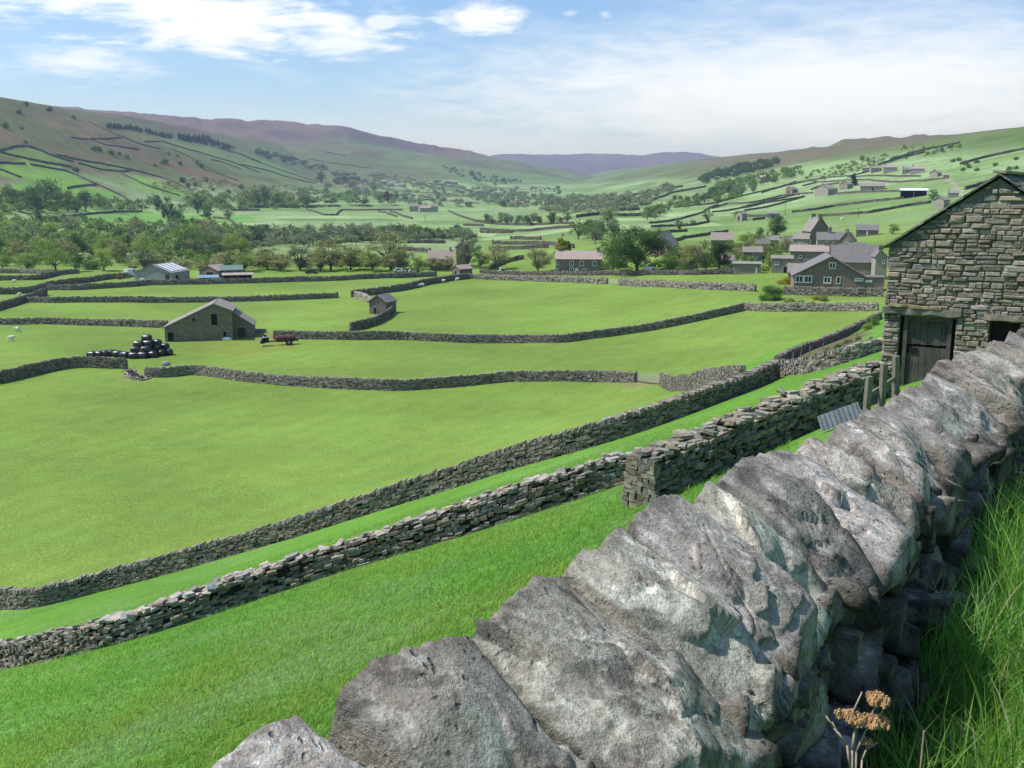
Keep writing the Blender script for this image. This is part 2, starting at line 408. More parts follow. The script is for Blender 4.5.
V = np.stack([GX, GY, GZ], -1).reshape(-1, 3)
ii, jj = np.meshgrid(np.arange(na), np.arange(nr-1), indexing='ij'); i2 = (ii+1) % na
F = np.stack([ii*nr+jj, ii*nr+jj+1, i2*nr+jj+1, i2*nr+jj], -1).reshape(-1, 4)
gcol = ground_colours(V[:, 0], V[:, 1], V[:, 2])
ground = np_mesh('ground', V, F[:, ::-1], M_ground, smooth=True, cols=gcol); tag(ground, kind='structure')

# valley haze: a thin even air volume lying over the dale
if HAZE:
    hb_ = MB(); hb_.box((0, 9300, 50), (60000, 18600, 700))
    hz = hb_.build('haze', None); tag(hz, kind='structure')
    hm = bpy.data.materials.new('air'); hm.use_nodes = True; t_ = hm.node_tree; t_.nodes.clear()
    oo = t_.nodes.new('ShaderNodeOutputMaterial'); vs = t_.nodes.new('ShaderNodeVolumeScatter')
    vs.inputs['Color'].default_value = (.60, .73, 1.0, 1); vs.inputs['Density'].default_value = HAZE; vs.inputs['Anisotropy'].default_value = .3
    t_.links.new(vs.outputs[0], oo.inputs['Volume']); hz.data.materials.append(hm)
    hm.cycles.homogeneous_volume = True if hasattr(hm.cycles, 'homogeneous_volume') else None
scene.cycles.volume_bounces = 0; scene.cycles.max_bounces = 6; scene.cycles.diffuse_bounces = 2
scene.cycles.transparent_max_bounces = 8
scene.cycles.use_denoising = True; scene.cycles.caustics_reflective = False; scene.cycles.caustics_refractive = False
# ------------------------------------------------------------------ dry stone walls
def stone_mat(name, a, b, moss=.25, bumpd=.03, sc=1.0):
    N = NT(name); P = N.pos(); T = N.attr()
    n1 = N.noise(P, 1.3*sc, 5, .65); n2 = N.noise(P, 9*sc, 5, .7); n3 = N.noise(P, 3*sc, 4, .6, .4)
    c = N.mix(N.ramp(n1, [(.35, 0), (.65, 1)]), a, b)
    c = N.mix(N.ramp(n3, [(.50, 0), (.66, moss)]), c, (.135, .140, .07))
    c = N.mix(N.ramp(n2, [(.56, 0), (.68, .55)]), c, (.46, .44, .40))
    c = N.mix(1, c, N.ramp(n2, [(.2, .62), (.8, 1.25)]), 'MULTIPLY'); c = N.mix(1, c, T, 'MULTIPLY')
    return N.finish(c, .95, N.bump(n2, .8, bumpd), .1)
M_wall = stone_mat('field_stone', (.225, .20, .172), (.305, .268, .225), .18)
M_core = NT('wall_core').finish((.03, .03, .028), 1)
QF = np.array([[0,3,2,1],[4,5,6,7],[0,1,5,4],[1,2,6,5],[2,3,7,6],[3,0,4,7]])
def stones(C, D, T, jit, r):
    """C centres (n,3), D half sizes (n,3: along, across, up), T tangent xyz (n,3)"""
    n = len(C); T = T/np.linalg.norm(T, axis=1, keepdims=True)
    Nn = np.stack([T[:, 1], -T[:, 0], 0*T[:, 0]], -1); Nn /= np.linalg.norm(Nn, axis=1, keepdims=True)
    Up = np.tile(np.array([0, 0, 1.]), (n, 1))
    sg = np.array([(-1,-1,-1),(1,-1,-1),(1,1,-1),(-1,1,-1),(-1,-1,1),(1,-1,1),(1,1,1),(-1,1,1)], float)
    k = sg[None]*D[:, None, :]*(1 + r.uniform(-jit, jit*.4, (n, 8, 3)))
    V = C[:, None] + k[..., 0:1]*T[:, None] + k[..., 1:2]*Nn[:, None] + k[..., 2:3]*Up[:, None]
    F = (np.arange(n)[:, None, None]*8 + QF[None]).reshape(-1, 4)
    return V.reshape(-1, 3), F
def resample(P, step):
    P = np.asarray(P, float); L = np.r_[0, np.cumsum(np.hypot(*np.diff(P[:, :2], axis=0).T))]
    # rounded corners
    s = np.arange(0, L[-1], step); s = np.r_[s, L[-1]]
    x = np.interp(s, L, P[:, 0]); y = np.interp(s, L, P[:, 1])
    k = max(1, int(2.0/step))
    if len(s) > 2*k+3 and len(P) > 2:
        ker = np.ones(2*k+1)/(2*k+1)
        xs = np.convolve(np.pad(x, k, 'edge'), ker, 'valid'); ys = np.convolve(np.pad(y, k, 'edge'), ker, 'valid')
        w_ = np.minimum(1, np.minimum(np.arange(len(s)), np.arange(len(s))[::-1])/k); x = x + (xs-x)*w_; y = y + (ys-y)*w_
    return s, x, y
wall_no = [0]
def wall(label, pts, h=1.35, th=.55, size=None, group=None, mat=None, world=False, sink=.12, rough=1.0, cope=True, tint=1.0, name='dry_stone_wall', wob=.10):
    P = [tuple(p) for p in pts] if world else [tuple(hit(*p)) for p in pts]
    wall_no[0] += 1; r = np.random.default_rng(100 + wall_no[0])
    d0 = min(math.hypot(p[0], p[1]) for p in P); d1 = max(math.hypot(p[0], p[1]) for p in P); dm = (d0+d1)/2
    if size is None: size = float(np.clip(dm*.0026, .26, .8))
    s, x, y = resample(P, .5); z = H(x, y); k = 5
    zs = np.convolve(np.pad(z, k, 'edge'), np.ones(2*k+1)/(2*k+1), 'valid') - sink
    hs = h*(1 + wob*fbm(np.stack([s/9, 0*s+wall_no[0]*3.1, 0*s], -1), 3))
    Lt = s[-1]; ch = size*.42; nc = max(2, int(round((h - size*.35)/ch)))
    Cs, Ds, Ts, tn = [], [], [], []
    def place(sp, off, zz, l, dp, hh, tt, yj=.06*rough):
        X = np.interp(sp, s, x); Y = np.interp(sp, s, y); Z0 = np.interp(sp, s, zs)
        e = .4; TX = np.interp(sp+e, s, x) - np.interp(sp-e, s, x); TY = np.interp(sp+e, s, y) - np.interp(sp-e, s, y); TZ = np.interp(sp+e, s, zs) - np.interp(sp-e, s, zs)
        m = np.hypot(TX, TY) + 1e-6
        Cs.append(np.stack([X + off*TY/m, Y - off*TX/m, Z0 + zz], -1)); Ds.append(np.stack([l/2, dp/2, hh/2], -1)); ya = yj*r.normal(0, 1, len(sp)); ca_, sa_ = np.cos(ya), np.sin(ya); Ts.append(np.stack([TX*ca_ - TY*sa_, TX*sa_ + TY*ca_, TZ*.9 + m*r.normal(0, .05*rough, len(sp))], -1)); tn.append(tt)
    for side in (-1, 1):
        for c in range(nc):
            n = int(Lt/(size*.95)) + 1
            ls = size*r.choice([.5, .7, .9, 1.2, 1.6], n)*r.uniform(.85, 1.15, n); sp = np.cumsum(ls) - ls/2; sp = sp*Lt/(sp[-1] + ls[-1]/2)
            hh = np.interp(sp, s, hs) - size*.35
            zz = (c + .5)/nc*hh + (.10 + .08*rough)*ch*r.normal(0, 1, n)
            bat = th/2*(1 - .35*(c/nc)) - size*.25
            off = side*(bat + r.normal(0, .035*rough, n)*size/.3)
            t = r.uniform(.55, 1.35, n)*(1 - .15*(c < 1))
            place(sp, off, zz, ls*1.0, np.full(n, size*.62), hh/nc*r.uniform(.62, 1.35, n), t)
    if cope:
        w_ = size*.55; n = int(Lt/w_) + 1; sp = np.linspace(w_/2, Lt - w_/2, n) + r.normal(0, w_*.1, n)
        hh = np.interp(sp, s, hs); hc = size*r.uniform(.45, 1.0, n)*(.75 if size > .4 else 1)
        if rough > 1.5:
            for q in range(3):
                n2 = int(Lt/(size*1.0)); sp2 = r.uniform(size*.3, Lt-size*.3, n2); h2 = np.interp(sp2, s, hs)
                place(sp2, r.uniform(-.5, .5, n2)*th*.6, h2 - size*.32 + size*.16*q + r.normal(0, .05*size, n2)*1.5, size*r.uniform(.7, 1.7, n2), size*r.uniform(.6, 1.3, n2), size*r.uniform(.2, .5, n2), r.uniform(.9, 1.75, n2), .8)
        else: place(sp, r.normal(0, .03, n), hh - size*.35 + hc/2, np.full(n, w_)*r.uniform(.75, 1.15, n), np.full(n, th*.72)*r.uniform(.85, 1.15, n), hc, r.uniform(.75, 1.5, n))
    if size < .5:
        for (s0, sgn) in ((.0, 1), (Lt, -1)):
            for c in range(nc):
                m_ = max(2, int(round(th/(size*.8)))); of = (np.arange(m_)+.5)/m_ - .5 + r.normal(0, .02, m_)
                hh = (np.interp(s0, s, hs) - size*.35)/nc
                place(np.full(m_, s0 + sgn*size*.12), of*th*(1-.3*c/nc), np.full(m_, (c+.5)*hh), np.full(m_, size*.7), np.full(m_, th/m_*1.05)*r.uniform(.8, 1.15, m_), np.full(m_, hh*.98), r.uniform(.6, 1.3, m_))
    C = np.concatenate(Cs); D = np.concatenate(Ds); T = np.concatenate(Ts); t = np.concatenate(tn)*tint
    V, F = stones(C, D, T, .22, r)
    hue = r.normal(0, .06, len(t)); cols = np.stack([t*(1+hue), t, t*(1-hue)], -1); cols = np.repeat(cols, 8, axis=0)
    # dark hearting fills the gaps between the faces
    sk = np.arange(0, Lt+1e-6, min(1.5, Lt/2)); sk[-1] = Lt if Lt-sk[-1] < .3 else sk[-1]
    e = .3; X = np.interp(sk, s, x); Y = np.interp(sk, s, y); Z0 = np.interp(sk, s, zs)
    TX = np.interp(sk+e, s, x) - np.interp(sk-e, s, x); TY = np.interp(sk+e, s, y) - np.interp(sk-e, s, y); m = np.hypot(TX, TY)
    hw = th/2 - size*.3; hw = max(hw, .06); hk = np.interp(sk, s, hs) - size*.45
    VV = []
    for a, b_ in ((-1, 0), (1, 0), (1, 1), (-1, 1)):
        VV.append(np.stack([X + a*hw*(1-.3*b_)*TY/m, Y - a*hw*(1-.3*b_)*TX/m, Z0 - .3*(1-b_) + b_*hk], -1))
    VV = np.stack(VV, 1).reshape(-1, 3); FF = []
    for i in range(len(sk)-1):
        a = i*4; FF += [[a+j, a+(j+1) % 4, a+4+(j+1) % 4, a+4+j] for j in range(4)]
    FF += [[0, 3, 2, 1], [len(VV)-4, len(VV)-3, len(VV)-2, len(VV)-1]]
    nv = len(V); V = np.concatenate([V, VV]); F = np.concatenate([F, np.array(FF)+nv]); cols = np.concatenate([cols, np.full((len(VV), 3), .12)])
    o = np_mesh(name, V, F, mat or M_wall, cols=cols)
    return tag(o, label, 'wall', group)
def far_wall(label, pts, h=1.5, th=.7, group=None, tint=.52, mat=None):
    P = [hit(*p, 60) for p in pts]
    P = [p for p in P if p is not None]
    if len(P) < 2: return
    wall_no[0] += 1; r = np.random.default_rng(100 + wall_no[0])
    dm = sum(math.hypot(p.x, p.y) for p in P)/len(P)
    L_ = sum((P[i+1]-P[i]).length for i in range(len(P)-1))
    if L_ > 12*dm: return
    step = max(1.2, dm*.003); s, x, y = resample([tuple(p) for p in P], step); z = H(x, y)
    n = len(s); V = []; TX = np.gradient(x); TY = np.gradient(y); m = np.hypot(TX, TY)+1e-6
    for a, b_ in ((-1, 0), (1, 0), (1, 1), (-1, 1)):
        w_ = a*th/2*(1-.3*b_)*(1 + .25*r.normal(size=n))
        V.append(np.stack([x + w_*TY/m, y - w_*TX/m, z - .4*(1-b_) + b_*h*(1 + r.normal(0, .09, n))], -1))
    V = np.stack(V, 1).reshape(-1, 3); F = []
    for i in range(n-1):
        a = i*4; F += [[a+j, a+(j+1) % 4, a+4+(j+1) % 4, a+4+j] for j in range(4)]
    F += [[0, 3, 2, 1], [len(V)-4, len(V)-3, len(V)-2, len(V)-1]]
    t = np.repeat(r.uniform(.55, 1.0, n), 4)*tint; cols = np.stack([t, t, t], -1)
    o = np_mesh('dry_stone_wall', V, np.array(F), mat or M_wall, cols=cols)
    return tag(o, label, 'wall', group)

# the slope below: nearer ragged wall, farther straight wall
def T(z0x, z0y, f, pts): return [(z0x + a/f, z0y + b/f) for a, b in pts]
wall('ragged weathered stone wall crossing the green slope from the lower left edge to the middle', [(-60,676),(0,667),(60,657),(123,643),(180,625),(232,606),(340,571),(422,547),(520,517),(620,484),(648,474)], h=1.02, th=.7, size=.22, rough=1.8, tint=1.0, wob=.16)
wall('thick mossy stone wall with a broken square end running up to the big barn', [(640,506),(672,492),(720,468),(780,441),(830,419),(868,403),(884,397)], h=1.06, th=.95, size=.22, rough=1.6, tint=1.0, mat=stone_mat('mossy_stone', (.20, .185, .145), (.275, .245, .195), .6), wob=.12)
wall('long straight dark wall along the foot of the slope, from left edge to the allotment', [(-50,604),(0,607),(40,608),(83,595),(133,583),(230,556),(340,523),(440,492),(520,467),(600,445),(694,413),(740,395),(775,379)], h=1.22, th=.65, size=.28, tint=.92)
# big field below the slope
wall('short dark wall at the left edge beside the black bales', [(-40,390),(0,383),(40,373),(76,367),(100,368),(127,369)], h=1.6, tint=.8)
wall('long bending wall of pale stones below the black bales and the barn', [(146,377),(165,378),(191,374),(215,377),(241,381),(292,386),(345,389),(400,391),(450,387),(500,382),(560,381),(600,381.5),(635,382)], h=1.4, tint=1.05)
wall('short wall piece between the field gateway and the long slope wall', [(661,385),(703,388),(742,388)], h=1.55, tint=1.05)
wall('collapsed tumble of wall stones beside the bales', [(129,371),(133,375),(138,379),(146,380)], h=.5, th=1.8, size=.35, rough=3, cope=False, tint=1.3, wob=.3)
wall('curving field wall from the red farm machine across to the village gardens', [(274,339),(297,339),(350,340),(400,339.6),(450,342),(500,343),(560,343),(620,335),(680,325),(720,316),(743,310.5)], h=1.45)
wall('wall climbing behind the small square barn to the field corner', [(392,314),(386,319),(378,324),(362,329),(350,331)], h=1.6, tint=.8)
wall('pale short wall joining the small square barn to the wall end', [(355,297.5),(364,300),(373,305)], h=1.5, tint=1.6)
wall('dark wall running away from the gap above the small square barn', [(351,297.3),(368,295.7),(400,291),(437,283),(459,280),(469,278.6)], h=1.6, tint=.85)
wall('straight wall crossing behind the gabled field barn, ending at a gap', [(25,302.3),(51,303),(89,302.3),(130,302.3),(190,302.5),(241,301.5),(305,299.5),(339,297.7)], h=1.4, tint=.9)
wall('straight wall left of the gabled field barn at eave height', [(-40,324.6),(0,324.6),(64,324.6),(130,326.5),(168,328)], h=1.35, tint=.95)
wall('dark wall descending from the left edge to the wall junction', [(-30,318),(0,309.8),(13,306),(25,302.3),(36,298.5),(47,295)], h=1.75, tint=.85)
wall('dark field wall in front of the farm sheds, running off to the right', [(47,290.2),(76,290.2),(108,288.3),(130,287),(145,285.5),(190,284.5),(241,283.5),(330,281),(400,278),(437,276.5)], h=1.5, tint=.92)
wall('dark wall slanting up from the left edge toward the orange machine', [(-30,295),(0,294.4),(19,294),(38,291.5),(48,287),(71,284.4),(92,282),(112,278.7),(130,278.3)], h=1.6, tint=.85)
wall('low wall in the upper left fields, bending up to the right', [(-30,281),(0,280.6),(36,280.2),(48,278),(60,275),(71,274),(80,273.6)], h=1.5, tint=.8)
wall('faint wall at the foot of the trees on the left edge', [(-30,273.5),(0,273.3),(19,273.3),(41,274),(54,274)], h=1.5, tint=1.1)
wall('roadside wall left of the light wooden field gate', [(467,278.6),(494,280),(520,281),(560,281.9),(607,283.8)], h=1.5, tint=1.1)
wall('roadside wall right of the light wooden field gate', [(619.5,285.2),(650,287),(683,288.3),(720,290),(756,291.5)], h=1.5, tint=1.15)
wall('thin dark wall along the lane in front of the big tree', [(480,273),(543,275.3),(600,275.3),(660,275),(700,275),(733,274)], h=1.2, tint=.6)
wall('pale curved garden wall below the round bush', [(743,310.5),(765,311.3),(786,311.6),(830,311.2),(878,310.5)], h=1.45, tint=1.25)
wall('upper garden wall in front of the gabled bungalow', [(783,295),(830,295.8),(884,296.6)], h=1.65, tint=1.05)
wall('upper allotment wall between green field and vegetable beds', [(776,367),(786,362),(796,357),(805,352.5),(820,347),(836,341),(852,333),(868,325.6),(880,319)], h=.95, tint=1.0)
wall('lower allotment wall above the strip of grass', [(775.6,376),(800,373.5),(822,370),(847,362.5),(872,354),(884,350)], h=.85, tint=1.05)

# far walls, thin lines on the hillsides
lf, gl = 'thin dark wall dividing the small green pastures on the left hillside', 'walls of the left hillside pastures'
for p_ in [T(0,80,3.94,q) for q in [
    [(-60,300),(0,280),(50,265),(100,262),(150,275),(200,298),(290,325)], [(-60,272),(0,285),(50,300),(120,315),(200,330),(290,350)],
    [(-60,326),(0,328),(100,332)], [(120,335),(200,350),(250,357),(300,375),(360,405),(420,430),(500,470)], [(-60,335),(0,355),(85,387)],
    [(265,430),(320,420),(380,415)], [(310,330),(400,355),(480,362),(520,355)], [(480,370),(540,400),(600,425),(710,458)],
    [(220,295),(330,320),(450,340),(520,355),(620,380),(700,410),(760,440)]]]: far_wall(lf, p_, 1.8, .8, gl)
lf, gl = 'thin dark wall crossing the brown bracken slope on the left hillside', 'walls of the left hillside moor edge'
for p_ in [T(0,80,3.94,q) for q in [
    [(350,165),(400,190),(470,220),(540,250),(630,272)], [(280,228),(350,233),(420,258),(500,268),(550,275)], [(360,232),(480,230)],
    [(570,245),(640,243),(700,262),(760,280),(830,300),(900,320),(960,342),(1024,365)], [(680,275),(740,300),(800,335),(850,365),(940,400)],
    [(830,316),(880,325),(950,352)], [(860,270),(940,290),(1024,322)]]] + [T(240,100,3.94,q) for q in [
    [(0,215),(100,255),(200,290),(310,325)], [(0,255),(130,285),(230,315),(300,330)], [(230,350),(310,358)]]]: far_wall(lf, p_, 1.6, .8, gl)
lf, gl = 'thin wall among the trees at the foot of the left hillside', 'walls at the foot of the left hillside'
for p_ in [T(0,80,3.94,q) for q in [[(150,548),(300,537),(450,522),(560,520)], [(840,545),(900,550),(950,590)], [(910,515),(1024,515)]]] + [T(240,100,3.94,q) for q in [
    [(260,430),(330,455),(380,455),(400,435),(540,435),(640,435)], [(545,440),(620,462)], [(590,440),(680,470)], [(820,440),(890,467),(930,480),(1024,485)], [(880,495),(960,498)]]]:
    far_wall(lf, p_, 1.6, .8, gl)
lf, gl = 'faint wall line on the far green slope under the left moor', 'faint walls under the left moor'
for p_ in [T(240,100,3.94,q) for q in [[(270,235),(400,255),(520,270),(640,290),(720,320)], [(400,265),(560,290),(680,330),(800,350)], [(540,345),(700,365),(860,380)], [(680,400),(760,395),(860,405),(940,410)],
    [(60,205),(160,225),(260,240),(340,270)], [(560,300),(640,312),(700,345)], [(740,330),(860,345),(960,372)], [(120,150),(220,180),(330,205),(420,222)], [(330,290),(430,310),(520,330)]]]:
    far_wall(lf, p_, 2.2, 1.2, gl, .9)
lf, gl = 'thin dark wall between the pale flat meadows in the middle of the dale', 'walls of the valley floor meadows'
for p_ in [T(240,100,3.94,q) for q in [[(300,575),(420,560),(520,555),(650,545),(850,545)], [(660,565),(810,565)], [(640,595),(750,600)]]] + [T(480,120,3.94,q) for q in [
    [(0,405),(200,415),(370,410)], [(0,432),(180,440),(280,430),(370,425)], [(0,445),(130,445)], [(120,470),(240,472)], [(50,490),(230,490),(370,505)], [(50,510),(170,510),(270,503)],
    [(40,590),(110,560),(170,548)]]]:
    far_wall(lf, p_, 1.5, .9, gl)
lf, gl = 'thin wall high up the dale between far green fields', 'walls far up the dale'
for p_ in [T(480,120,3.94,q) for q in [[(540,358),(630,355)], [(600,340),(660,325),(750,290),(890,265)], [(380,385),(470,375),(540,380),(640,378)], [(590,300),(700,280),(800,262)], [(540,330),(600,322),(660,318)]]]:
    far_wall(lf, p_, 2.2, 1.0, gl)
lf, gl = 'long dark wall crossing the pale sloping fields right of the big tree', 'walls of the sloping fields right of the big tree'
for p_ in [T(640,180,6.4,q) for q in [
    [(60,280),(200,265),(300,240),(390,215),(440,185),(500,160)], [(70,305),(200,300),(340,293),(430,275),(440,262)], [(120,345),(240,335),(300,330)],
    [(200,400),(280,375),(400,360),(480,345),(560,335)], [(250,175),(350,165),(440,158),(540,135),(640,108),(760,80),(860,55),(1000,12)],
    [(460,185),(560,155),(700,150),(800,130),(900,105),(1024,95)], [(460,210),(560,200),(700,175),(800,150),(900,135),(1024,115)], [(690,235),(820,235)], [(720,260),(800,250)]]]:
    far_wall(lf, p_, 1.25, .7, gl, .6)
lf, gl = 'long dark wall across the green fields below the hillside hamlet', 'walls of the fields below the hillside hamlet'
for p_ in [T(740,130,4.65,q) for q in [
    [(100,295),(200,265),(280,245),(360,230),(440,220),(520,215),(600,195)], [(0,365),(100,340),(180,322),(270,300),(340,295)], [(20,378),(130,360),(220,335),(300,312)],
    [(240,385),(330,375),(430,358),(540,345),(640,332),(760,320)], [(385,402),(500,395),(600,388),(700,370),(800,352),(890,340)], [(440,300),(560,292),(680,288),(800,285)],
    [(290,262),(360,245),(500,235),(600,235),(700,245),(850,240),(970,225)], [(500,222),(600,215),(720,218),(840,218)], [(330,280),(380,262),(460,250)]]]:
    far_wall(lf, p_, 1.25, .7, gl, .6)
lf, gl = 'thin wall high on the right hillside above the hamlet', 'walls high on the right hillside'
for p_ in [T(740,130,4.65,q) for q in [[(700,140),(800,110),(900,85),(1024,62)], [(640,165),(740,135),(860,105)]]] + [[(960,165),(985,158),(1024,150)], [(965,190),(1000,180),(1030,178)]]:
    far_wall(lf, p_, 1.9, .9, gl)
# ------------------------------------------------------------------ trees
def leaf_mat(name, a, b, trans=.35):
    N = NT(name); T = N.attr(); P = N.pos()
    c = N.mix(N.rnd(), a, b); c = N.mix(1, c, T, 'MULTIPLY')
    n = N.noise(P, .9, 3, .6); c = N.mix(1, c, N.ramp(n, [(.3, .78), (.7, 1.22)]), 'MULTIPLY')
    return N.finish(c, .7, None, .15, trans=trans)
def bark_mat():
    N = NT('bark'); n = N.noise(N.pos(), 6, 4, .6)
    return N.finish(N.mix(n, (.09, .078, .06), (.20, .18, .14)), .95, N.bump(n, .6, .05), .1)
M_bark = bark_mat()
LM = {'dark': leaf_mat('leaf_dark', (.062, .125, .036), (.090, .165, .044)), 'mid': leaf_mat('leaf_mid', (.145, .240, .058), (.180, .265, .064)),
      'light': leaf_mat('leaf_light', (.26, .37, .07), (.30, .40, .09)), 'olive': leaf_mat('leaf_olive', (.32, .34, .13), (.36, .36, .16)),
      'copper': leaf_mat('leaf_copper', (.060, .028, .030), (.07, .035, .035)), 'gold': leaf_mat('leaf_gold', (.34, .33, .03), (.36, .33, .03)),
      'grey': leaf_mat('leaf_grey', (.21, .26, .14), (.25, .28, .155)), 'pine': leaf_mat('leaf_pine', (.030, .062, .028), (.04, .075, .03), .1)}
def limb(mb, a, b, ra, rb, n=6):
    mb.tube(a, b, ra, rb, n)
def tree_geo(shape, nleaf, seed, leaf=.035, shape_=None):
    """unit-high tree: returns crown V,F,cols and trunk MB"""
    r = np.random.default_rng(seed); tr = MB()
    lobes = []
    if shape == 'cone':
        for k in range(26):
            t = r.uniform(0, 1); z = .14 + .82*t; rad = .20*(1-t)**.8 + .015; an = r.uniform(0, 6.28)
            lobes.append((rad*.55*math.cos(an), rad*.55*math.sin(an), z, rad*.75, rad*.75, .07))
        limb(tr, (0,0,-.03), (0,0,.9), .025, .006)
    else:
        W_, zb, n = {'broad': (.52, .03, 32), 'round': (.46, .02, 26), 'tall': (.32, .04, 24), 'sparse': (.46, .05, 40), 'bush': (.70, -.06, 22), 'wide': (.62, .02, 42)}[shape]
        top = .985; zm = (zb+top)/2; hh = (top-zb)/2
        for k in range(n):
            v = r.normal(size=3); v /= np.linalg.norm(v); q = r.uniform(.25, .88)**.8
            if v[2] < 0: v[:2] *= 1.12
            rad = r.uniform(.14, .26)*(.9 if shape != 'sparse' else .72)*(1.25 if shape == 'bush' else 1)
            x, y, z = v[0]*q*W_*.82, v[1]*q*W_*.82, zm + v[2]*q*hh*.86
            if shape != 'bush' and z < zm: x *= 1.0; y *= 1.0
            lobes.append((x, y, z, rad*W_*1.7, rad*W_*1.7, rad*hh*1.35))
        tw = {'bush': .016, 'sparse': .019}.get(shape, .028)
        fork = {'sparse': .16, 'bush': .05}.get(shape, .18)
        bend = r.normal(0, .015, 2)
        limb(tr, (0,0,-.04), (bend[0], bend[1], fork), tw*1.35, tw*.8, 8)
        for k, L in enumerate(lobes):
            if k % (1 if shape == 'sparse' else 2): continue
            mid = (bend[0]*1.2 + L[0]*.4 + r.normal(0, .015), bend[1]*1.2 + L[1]*.4 + r.normal(0, .015), fork + (L[2]-fork)*.45)
            limb(tr, (bend[0], bend[1], fork - .02*(k % 3)), mid, tw*.5, tw*.3, 5); limb(tr, mid, (L[0], L[1], L[2]), tw*.3, tw*.1, 4)
            if shape == 'sparse':
                for j in range(5):
                    e = r.normal(size=3); e /= np.linalg.norm(e); e[2] = abs(e[2])*.9
                    s0 = .5 + .5*r.uniform(); b0 = [mid[i] + (L[i]-mid[i])*s0 for i in range(3)]
                    limb(tr, b0, (b0[0]+e[0]*L[3]*1.1, b0[1]+e[1]*L[3]*1.1, b0[2]+e[2]*L[5]*1.2), tw*.12, tw*.04, 3)
    lob = np.array(lobes); wts = lob[:, 3]**2; wts /= wts.sum()
    idx = r.choice(len(lob), nleaf, p=wts); L = lob[idx]
    v = r.normal(size=(nleaf, 3)); v /= np.linalg.norm(v, axis=1, keepdims=True)
    q = r.uniform(0, 1, nleaf)**(.42 if shape != 'sparse' else .6)*r.uniform(.8, 1.12, nleaf)
    C = L[:, :3] + v*L[:, 3:6]*q[:, None]
    # leaf clumps on a fine noise so that holes open up
    keep = vnoise(C*14 + seed) > (-.42 if shape != 'sparse' else -.25)
    C, v, idx = C[keep], v[keep], idx[keep]; n = len(C)
    nrm = v + r.normal(0, .7, (n, 3)); nrm /= np.linalg.norm(nrm, axis=1, keepdims=True)
    a = np.cross(nrm, r.normal(size=(n, 3))); a /= np.linalg.norm(a, axis=1, keepdims=True); b = np.cross(nrm, a)
    s = leaf*r.uniform(.5, 1.2, n)[:, None]
    V = np.stack([C - a*s*.6, C + b*s*.38, C + a*s*.6, C - b*s*.38], 1).reshape(-1, 3)
    F = np.arange(n*4).reshape(-1, 4)
    lt = r.uniform(.72, 1.3, len(lob))[idx]*r.uniform(.75, 1.25, n)
    hue = r.normal(0, .07, n)
    cols = np.repeat(np.stack([lt*(1+hue), lt, lt*(1-hue)], -1), 4, axis=0)
    return V, F, cols, tr
_proto = {}
def proto(shape, var, detail, key):
    kk = (shape, var, detail, key)
    if kk in _proto: return _proto[kk]
    nl, lf_ = {2: (13000, .020), 1: (4200, .034), 0: (1100, .062)}[detail]
    if shape == 'sparse': nl = int(nl*1.15); lf_ *= .80
    if shape == 'bush': lf_ *= 1.9
    if shape == 'cone': lf_ *= 1.7
    if shape == 'wide': lf_ *= 1.35
    V, F, cols, tr = tree_geo(shape, nl, hash_seed(shape)+var*13, lf_)
    if detail:
        c = np_mesh('crown', V, F, LM[key], cols=cols); t = tr.build('trunk', M_bark)
        out = (t.data, c.data)
        for o in (t, c): bpy.data.objects.remove(o)
    else:
        nv = len(V); tv = np.array(tr.v); fs = [list(map(int, f)) for f in F] + [[i+nv for i in f] for f in tr.f if len(f) <= 6]
        VV = np.concatenate([V, tv]); cc = np.concatenate([cols, np.ones((len(tv), 3))])
        o = np_mesh('tree', VV, fs, None, cols=cc, mats=[LM[key], M_bark], midx=[0]*len(F) + [1]*(len(fs)-len(F)))
        out = (o.data,); bpy.data.objects.remove(o)
    _proto[kk] = out; return out
def hash_seed(s): return sum(ord(c)*(i+3) for i, c in enumerate(s)) % 997
tree_n = [0]
NAMES = {'broad': 'broadleaf_tree', 'round': 'broadleaf_tree', 'wide': 'broadleaf_tree', 'tall': 'broadleaf_tree', 'sparse': 'sparse_tree', 'cone': 'conifer_tree', 'bush': 'bush'}
def plant_tree(px, py, hpx, shape, key, label, group=None, detail=None, wscale=1.0, P=None):
    if P is None: P = hit(px, py, 20)
    if P is None: return None
    depth = P.y*CT - P.z*ST; hm = hpx*depth/1000
    if detail is None: detail = 1 if depth < 420 and hpx > 11 else 0
    tree_n[0] += 1; i = tree_n[0]; r = random.Random(i)
    pr = proto(shape, i % 3, detail, key)
    if shape == 'bush': P = P - Vector((0, 0, .16*hm))
    rz = r.uniform(0, 6.28); w_ = hm*wscale*r.uniform(.9, 1.1)
    nm = NAMES[shape]; cat = 'bush' if shape == 'bush' else 'tree'
    if detail:
        root = empty(nm, P - Vector((0, 0, .1)), rz, label, cat, group); root.scale = (w_, w_, hm)
        for d_, n_ in zip(pr, ('trunk' if shape != 'bush' else 'stems', 'crown' if shape != 'bush' else 'foliage')):
            o = bpy.data.objects.new(n_, d_); col.objects.link(o); o.parent = root
        return root
    o = bpy.data.objects.new(nm, pr[0]); col.objects.link(o); o.location = P - Vector((0, 0, .1)); o.rotation_euler = (0, 0, rz); o.scale = (w_, w_, hm)
    return tag(o, label, cat, group)
Z1 = lambda x, y: (x/3.94, 80 + y/3.94)
Z2 = lambda x, y: (240 + x/3.94, 100 + y/3.94)
Z3 = lambda x, y: (480 + x/3.94, 120 + y/3.94)
Z4 = lambda x, y: (640 + x/6.4, 180 + y/6.4)
